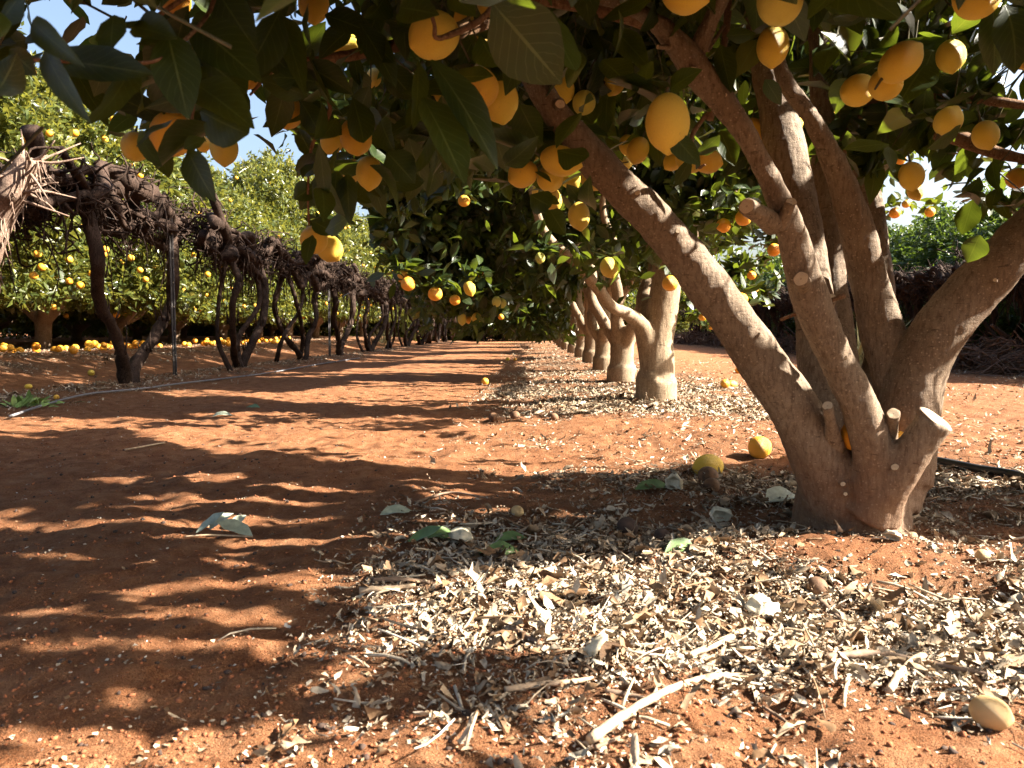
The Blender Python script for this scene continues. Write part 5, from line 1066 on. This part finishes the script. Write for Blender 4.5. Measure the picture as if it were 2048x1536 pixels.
V2, F2, R2, U2 = leaf_np(np.c_[x, y, bz], ax, nor, L, np.where(whole, gl.uniform(.25, .5, n), gl.uniform(.08, .55, n)), gl.normal(.12, .5, n) * np.where(whole, .5, 1), gl.normal(.25, .7, n), 3, np.clip(gl.beta(1.7, 1.5, n), 0, 1) * np.where(whole, .72, 1),
                         lambda ts: np.interp(ts, [0, .33, .67, 1], [.35, 1, .85, .25]))
V2 = V2 + (np.repeat(L, 12) * .09)[:, None] * gl.normal(size=V2.shape)
tag(link('leaf_litter', mesh_np('leaf_litter', V2, F2, M['litter'], True, R2, U2)), 'pale dry curled leaves strewn under the trees', None, None, 'stuff')
gt = Geo(); x, y = scatter(5200, .8, 7, -.7, 2.5, gl, 1.4)
for k in range(len(x)):
    l = gl.uniform(.02, .11); t = gl.random() * 6.28; z = float(H(x[k], y[k])) + .006; q = np.array([math.cos(t), math.sin(t), gl.normal() * .16]); p0 = np.array([x[k], y[k], z]); r = gl.uniform(.0008, .0028)
    gt.add(tube([p0, p0 + q * l * .5 + gl.normal(size=3) * l * .06, p0 + q * l], [r, r, r * .7], 4, 4), gl.uniform(.2, 1))
tag(link('twig_litter', gt.mesh('twig_litter', M['litter'])), 'fine broken twigs and straw in the litter', None, None, 'stuff')
x, y = scatter(16000, 3, 14, 1.9, 6, gl, 1.2, lambda a, b: .45 + .9 * vn2(a * 1.6, b * 1.6, 66)); n = len(x); th = gl.random(n) * 6.28
V2, F2, R2, U2 = leaf_np(np.c_[x, y, H(x, y) + .005], np.c_[np.cos(th), np.sin(th), gl.normal(0, .25, n)], np.c_[gl.normal(0, .3, n), gl.normal(0, .3, n), np.ones(n)], gl.uniform(.008, .045, n), gl.uniform(.1, .6, n), gl.normal(.1, .4, n), gl.normal(.2, .5, n), 2, gl.beta(1.5, 1.6, n))
tag(link('leaf_scraps', mesh_np('leaf_scraps', V2, F2, M['litter'], True, R2, U2)), 'dry leaf scraps blown over the right lane', None, None, 'stuff')
x, y = scatter(90000, .75, 5, -.9, 2.6, gl, 1.5); n = len(x); th = gl.random(n) * 6.28
V2, F2, R2, U2 = leaf_np(np.c_[x, y, H(x, y) + .004 + gl.random(n) * .008], np.c_[np.cos(th), np.sin(th), gl.normal(0, .3, n)], np.c_[gl.normal(0, .4, n), gl.normal(0, .4, n), np.ones(n)], gl.uniform(.002, .009, n), gl.uniform(.2, .9, n), gl.normal(.1, .3, n), gl.normal(.2, .4, n), 1, gl.beta(1.6, 1.3, n))
tag(link('leaf_crumbs', mesh_np('leaf_crumbs', V2, F2, M['litter'], True, R2, U2)), 'fine crumbled leaf fragments in the litter', None, None, 'stuff')
# crumbs of red soil and pale chips
def lumps(N, x, y, s, mat_, name, label, rnd=None):
    ico = np.array([(0, 0, 1), (.894, 0, .447), (.276, .851, .447), (-.724, .526, .447), (-.724, -.526, .447), (.276, -.851, .447), (.724, .526, -.447), (-.276, .851, -.447), (-.894, 0, -.447), (-.276, -.851, -.447), (.724, -.526, -.447), (0, 0, -1)])
    fi = np.array([(0, 1, 2), (0, 2, 3), (0, 3, 4), (0, 4, 5), (0, 5, 1), (1, 6, 2), (2, 7, 3), (3, 8, 4), (4, 9, 5), (5, 10, 1), (6, 7, 2), (7, 8, 3), (8, 9, 4), (9, 10, 5), (10, 6, 1), (11, 7, 6), (11, 8, 7), (11, 9, 8), (11, 10, 9), (11, 6, 10)])
    g = np.random.default_rng(N); n = len(x); k = 1 + .35 * g.normal(size=(n, 12, 1)).clip(-1, 1); sc = g.uniform(.6, 1.2, (n, 1, 3)) * np.array([1, 1, .75])
    th = g.random(n) * 6.28; Rm = np.zeros((n, 3, 3)); Rm[:, 0, 0] = Rm[:, 1, 1] = np.cos(th); Rm[:, 0, 1] = -np.sin(th); Rm[:, 1, 0] = np.sin(th); Rm[:, 2, 2] = 1
    Vv = np.einsum('nij,nkj->nki', Rm, ico[None] * k * sc) * s[:, None, None] + np.c_[x, y, H(x, y) + s * .25][:, None]
    me = mesh_np(name, Vv.reshape(-1, 3), (fi[None] + (np.arange(n) * 12)[:, None, None]).reshape(-1, 3), mat_, False, None if rnd is None else np.repeat(rnd, 12)); return tag(link(name, me), label, None, None, 'stuff')
x, y = scatter(70000, .7, 7, -2.6, 2.8, gl, 1.6, lambda a, b: .55 + .9 * vn2(a * 3, b * 3, 61)); s = gl.exponential(.0016, len(x)).clip(.0008, .0045)
lumps(1, x, y, s, M['clod'], 'soil_crumbs', 'loose crumbs of red soil')
x, y = scatter(16000, .7, 8, -2.6, 2.8, gl, 1.6, lambda a, b: .3 + .7 * litter_density(a, b)); s = gl.exponential(.0026, len(x)).clip(.0010, .006)
lumps(2, x, y, s, M['darkclod'], 'humus_crumbs', 'dark crumbs of rotted leaves and soil')
x, y = scatter(30000, .7, 9, -3.0, 3, gl, 1.5, lambda a, b: .35 + .5 * vn2(a * 2, b * 2, 63)); n = len(x); th = gl.random(n) * 6.28
V2, F2, R2, U2 = leaf_np(np.c_[x, y, H(x, y) + .004], np.c_[np.cos(th), np.sin(th), gl.normal(0, .2, n)], np.c_[gl.normal(0, .3, n), gl.normal(0, .3, n), np.ones(n)], gl.uniform(.003, .011, n), gl.uniform(.3, .9, n), gl.normal(.1, .2, n), gl.normal(.2, .3, n), 1, gl.uniform(.1, 1, n))
tag(link('leaf_chips', mesh_np('leaf_chips', V2, F2, M['litter'], True, R2, U2)), 'small pale leaf chips on the red path', None, None, 'stuff')
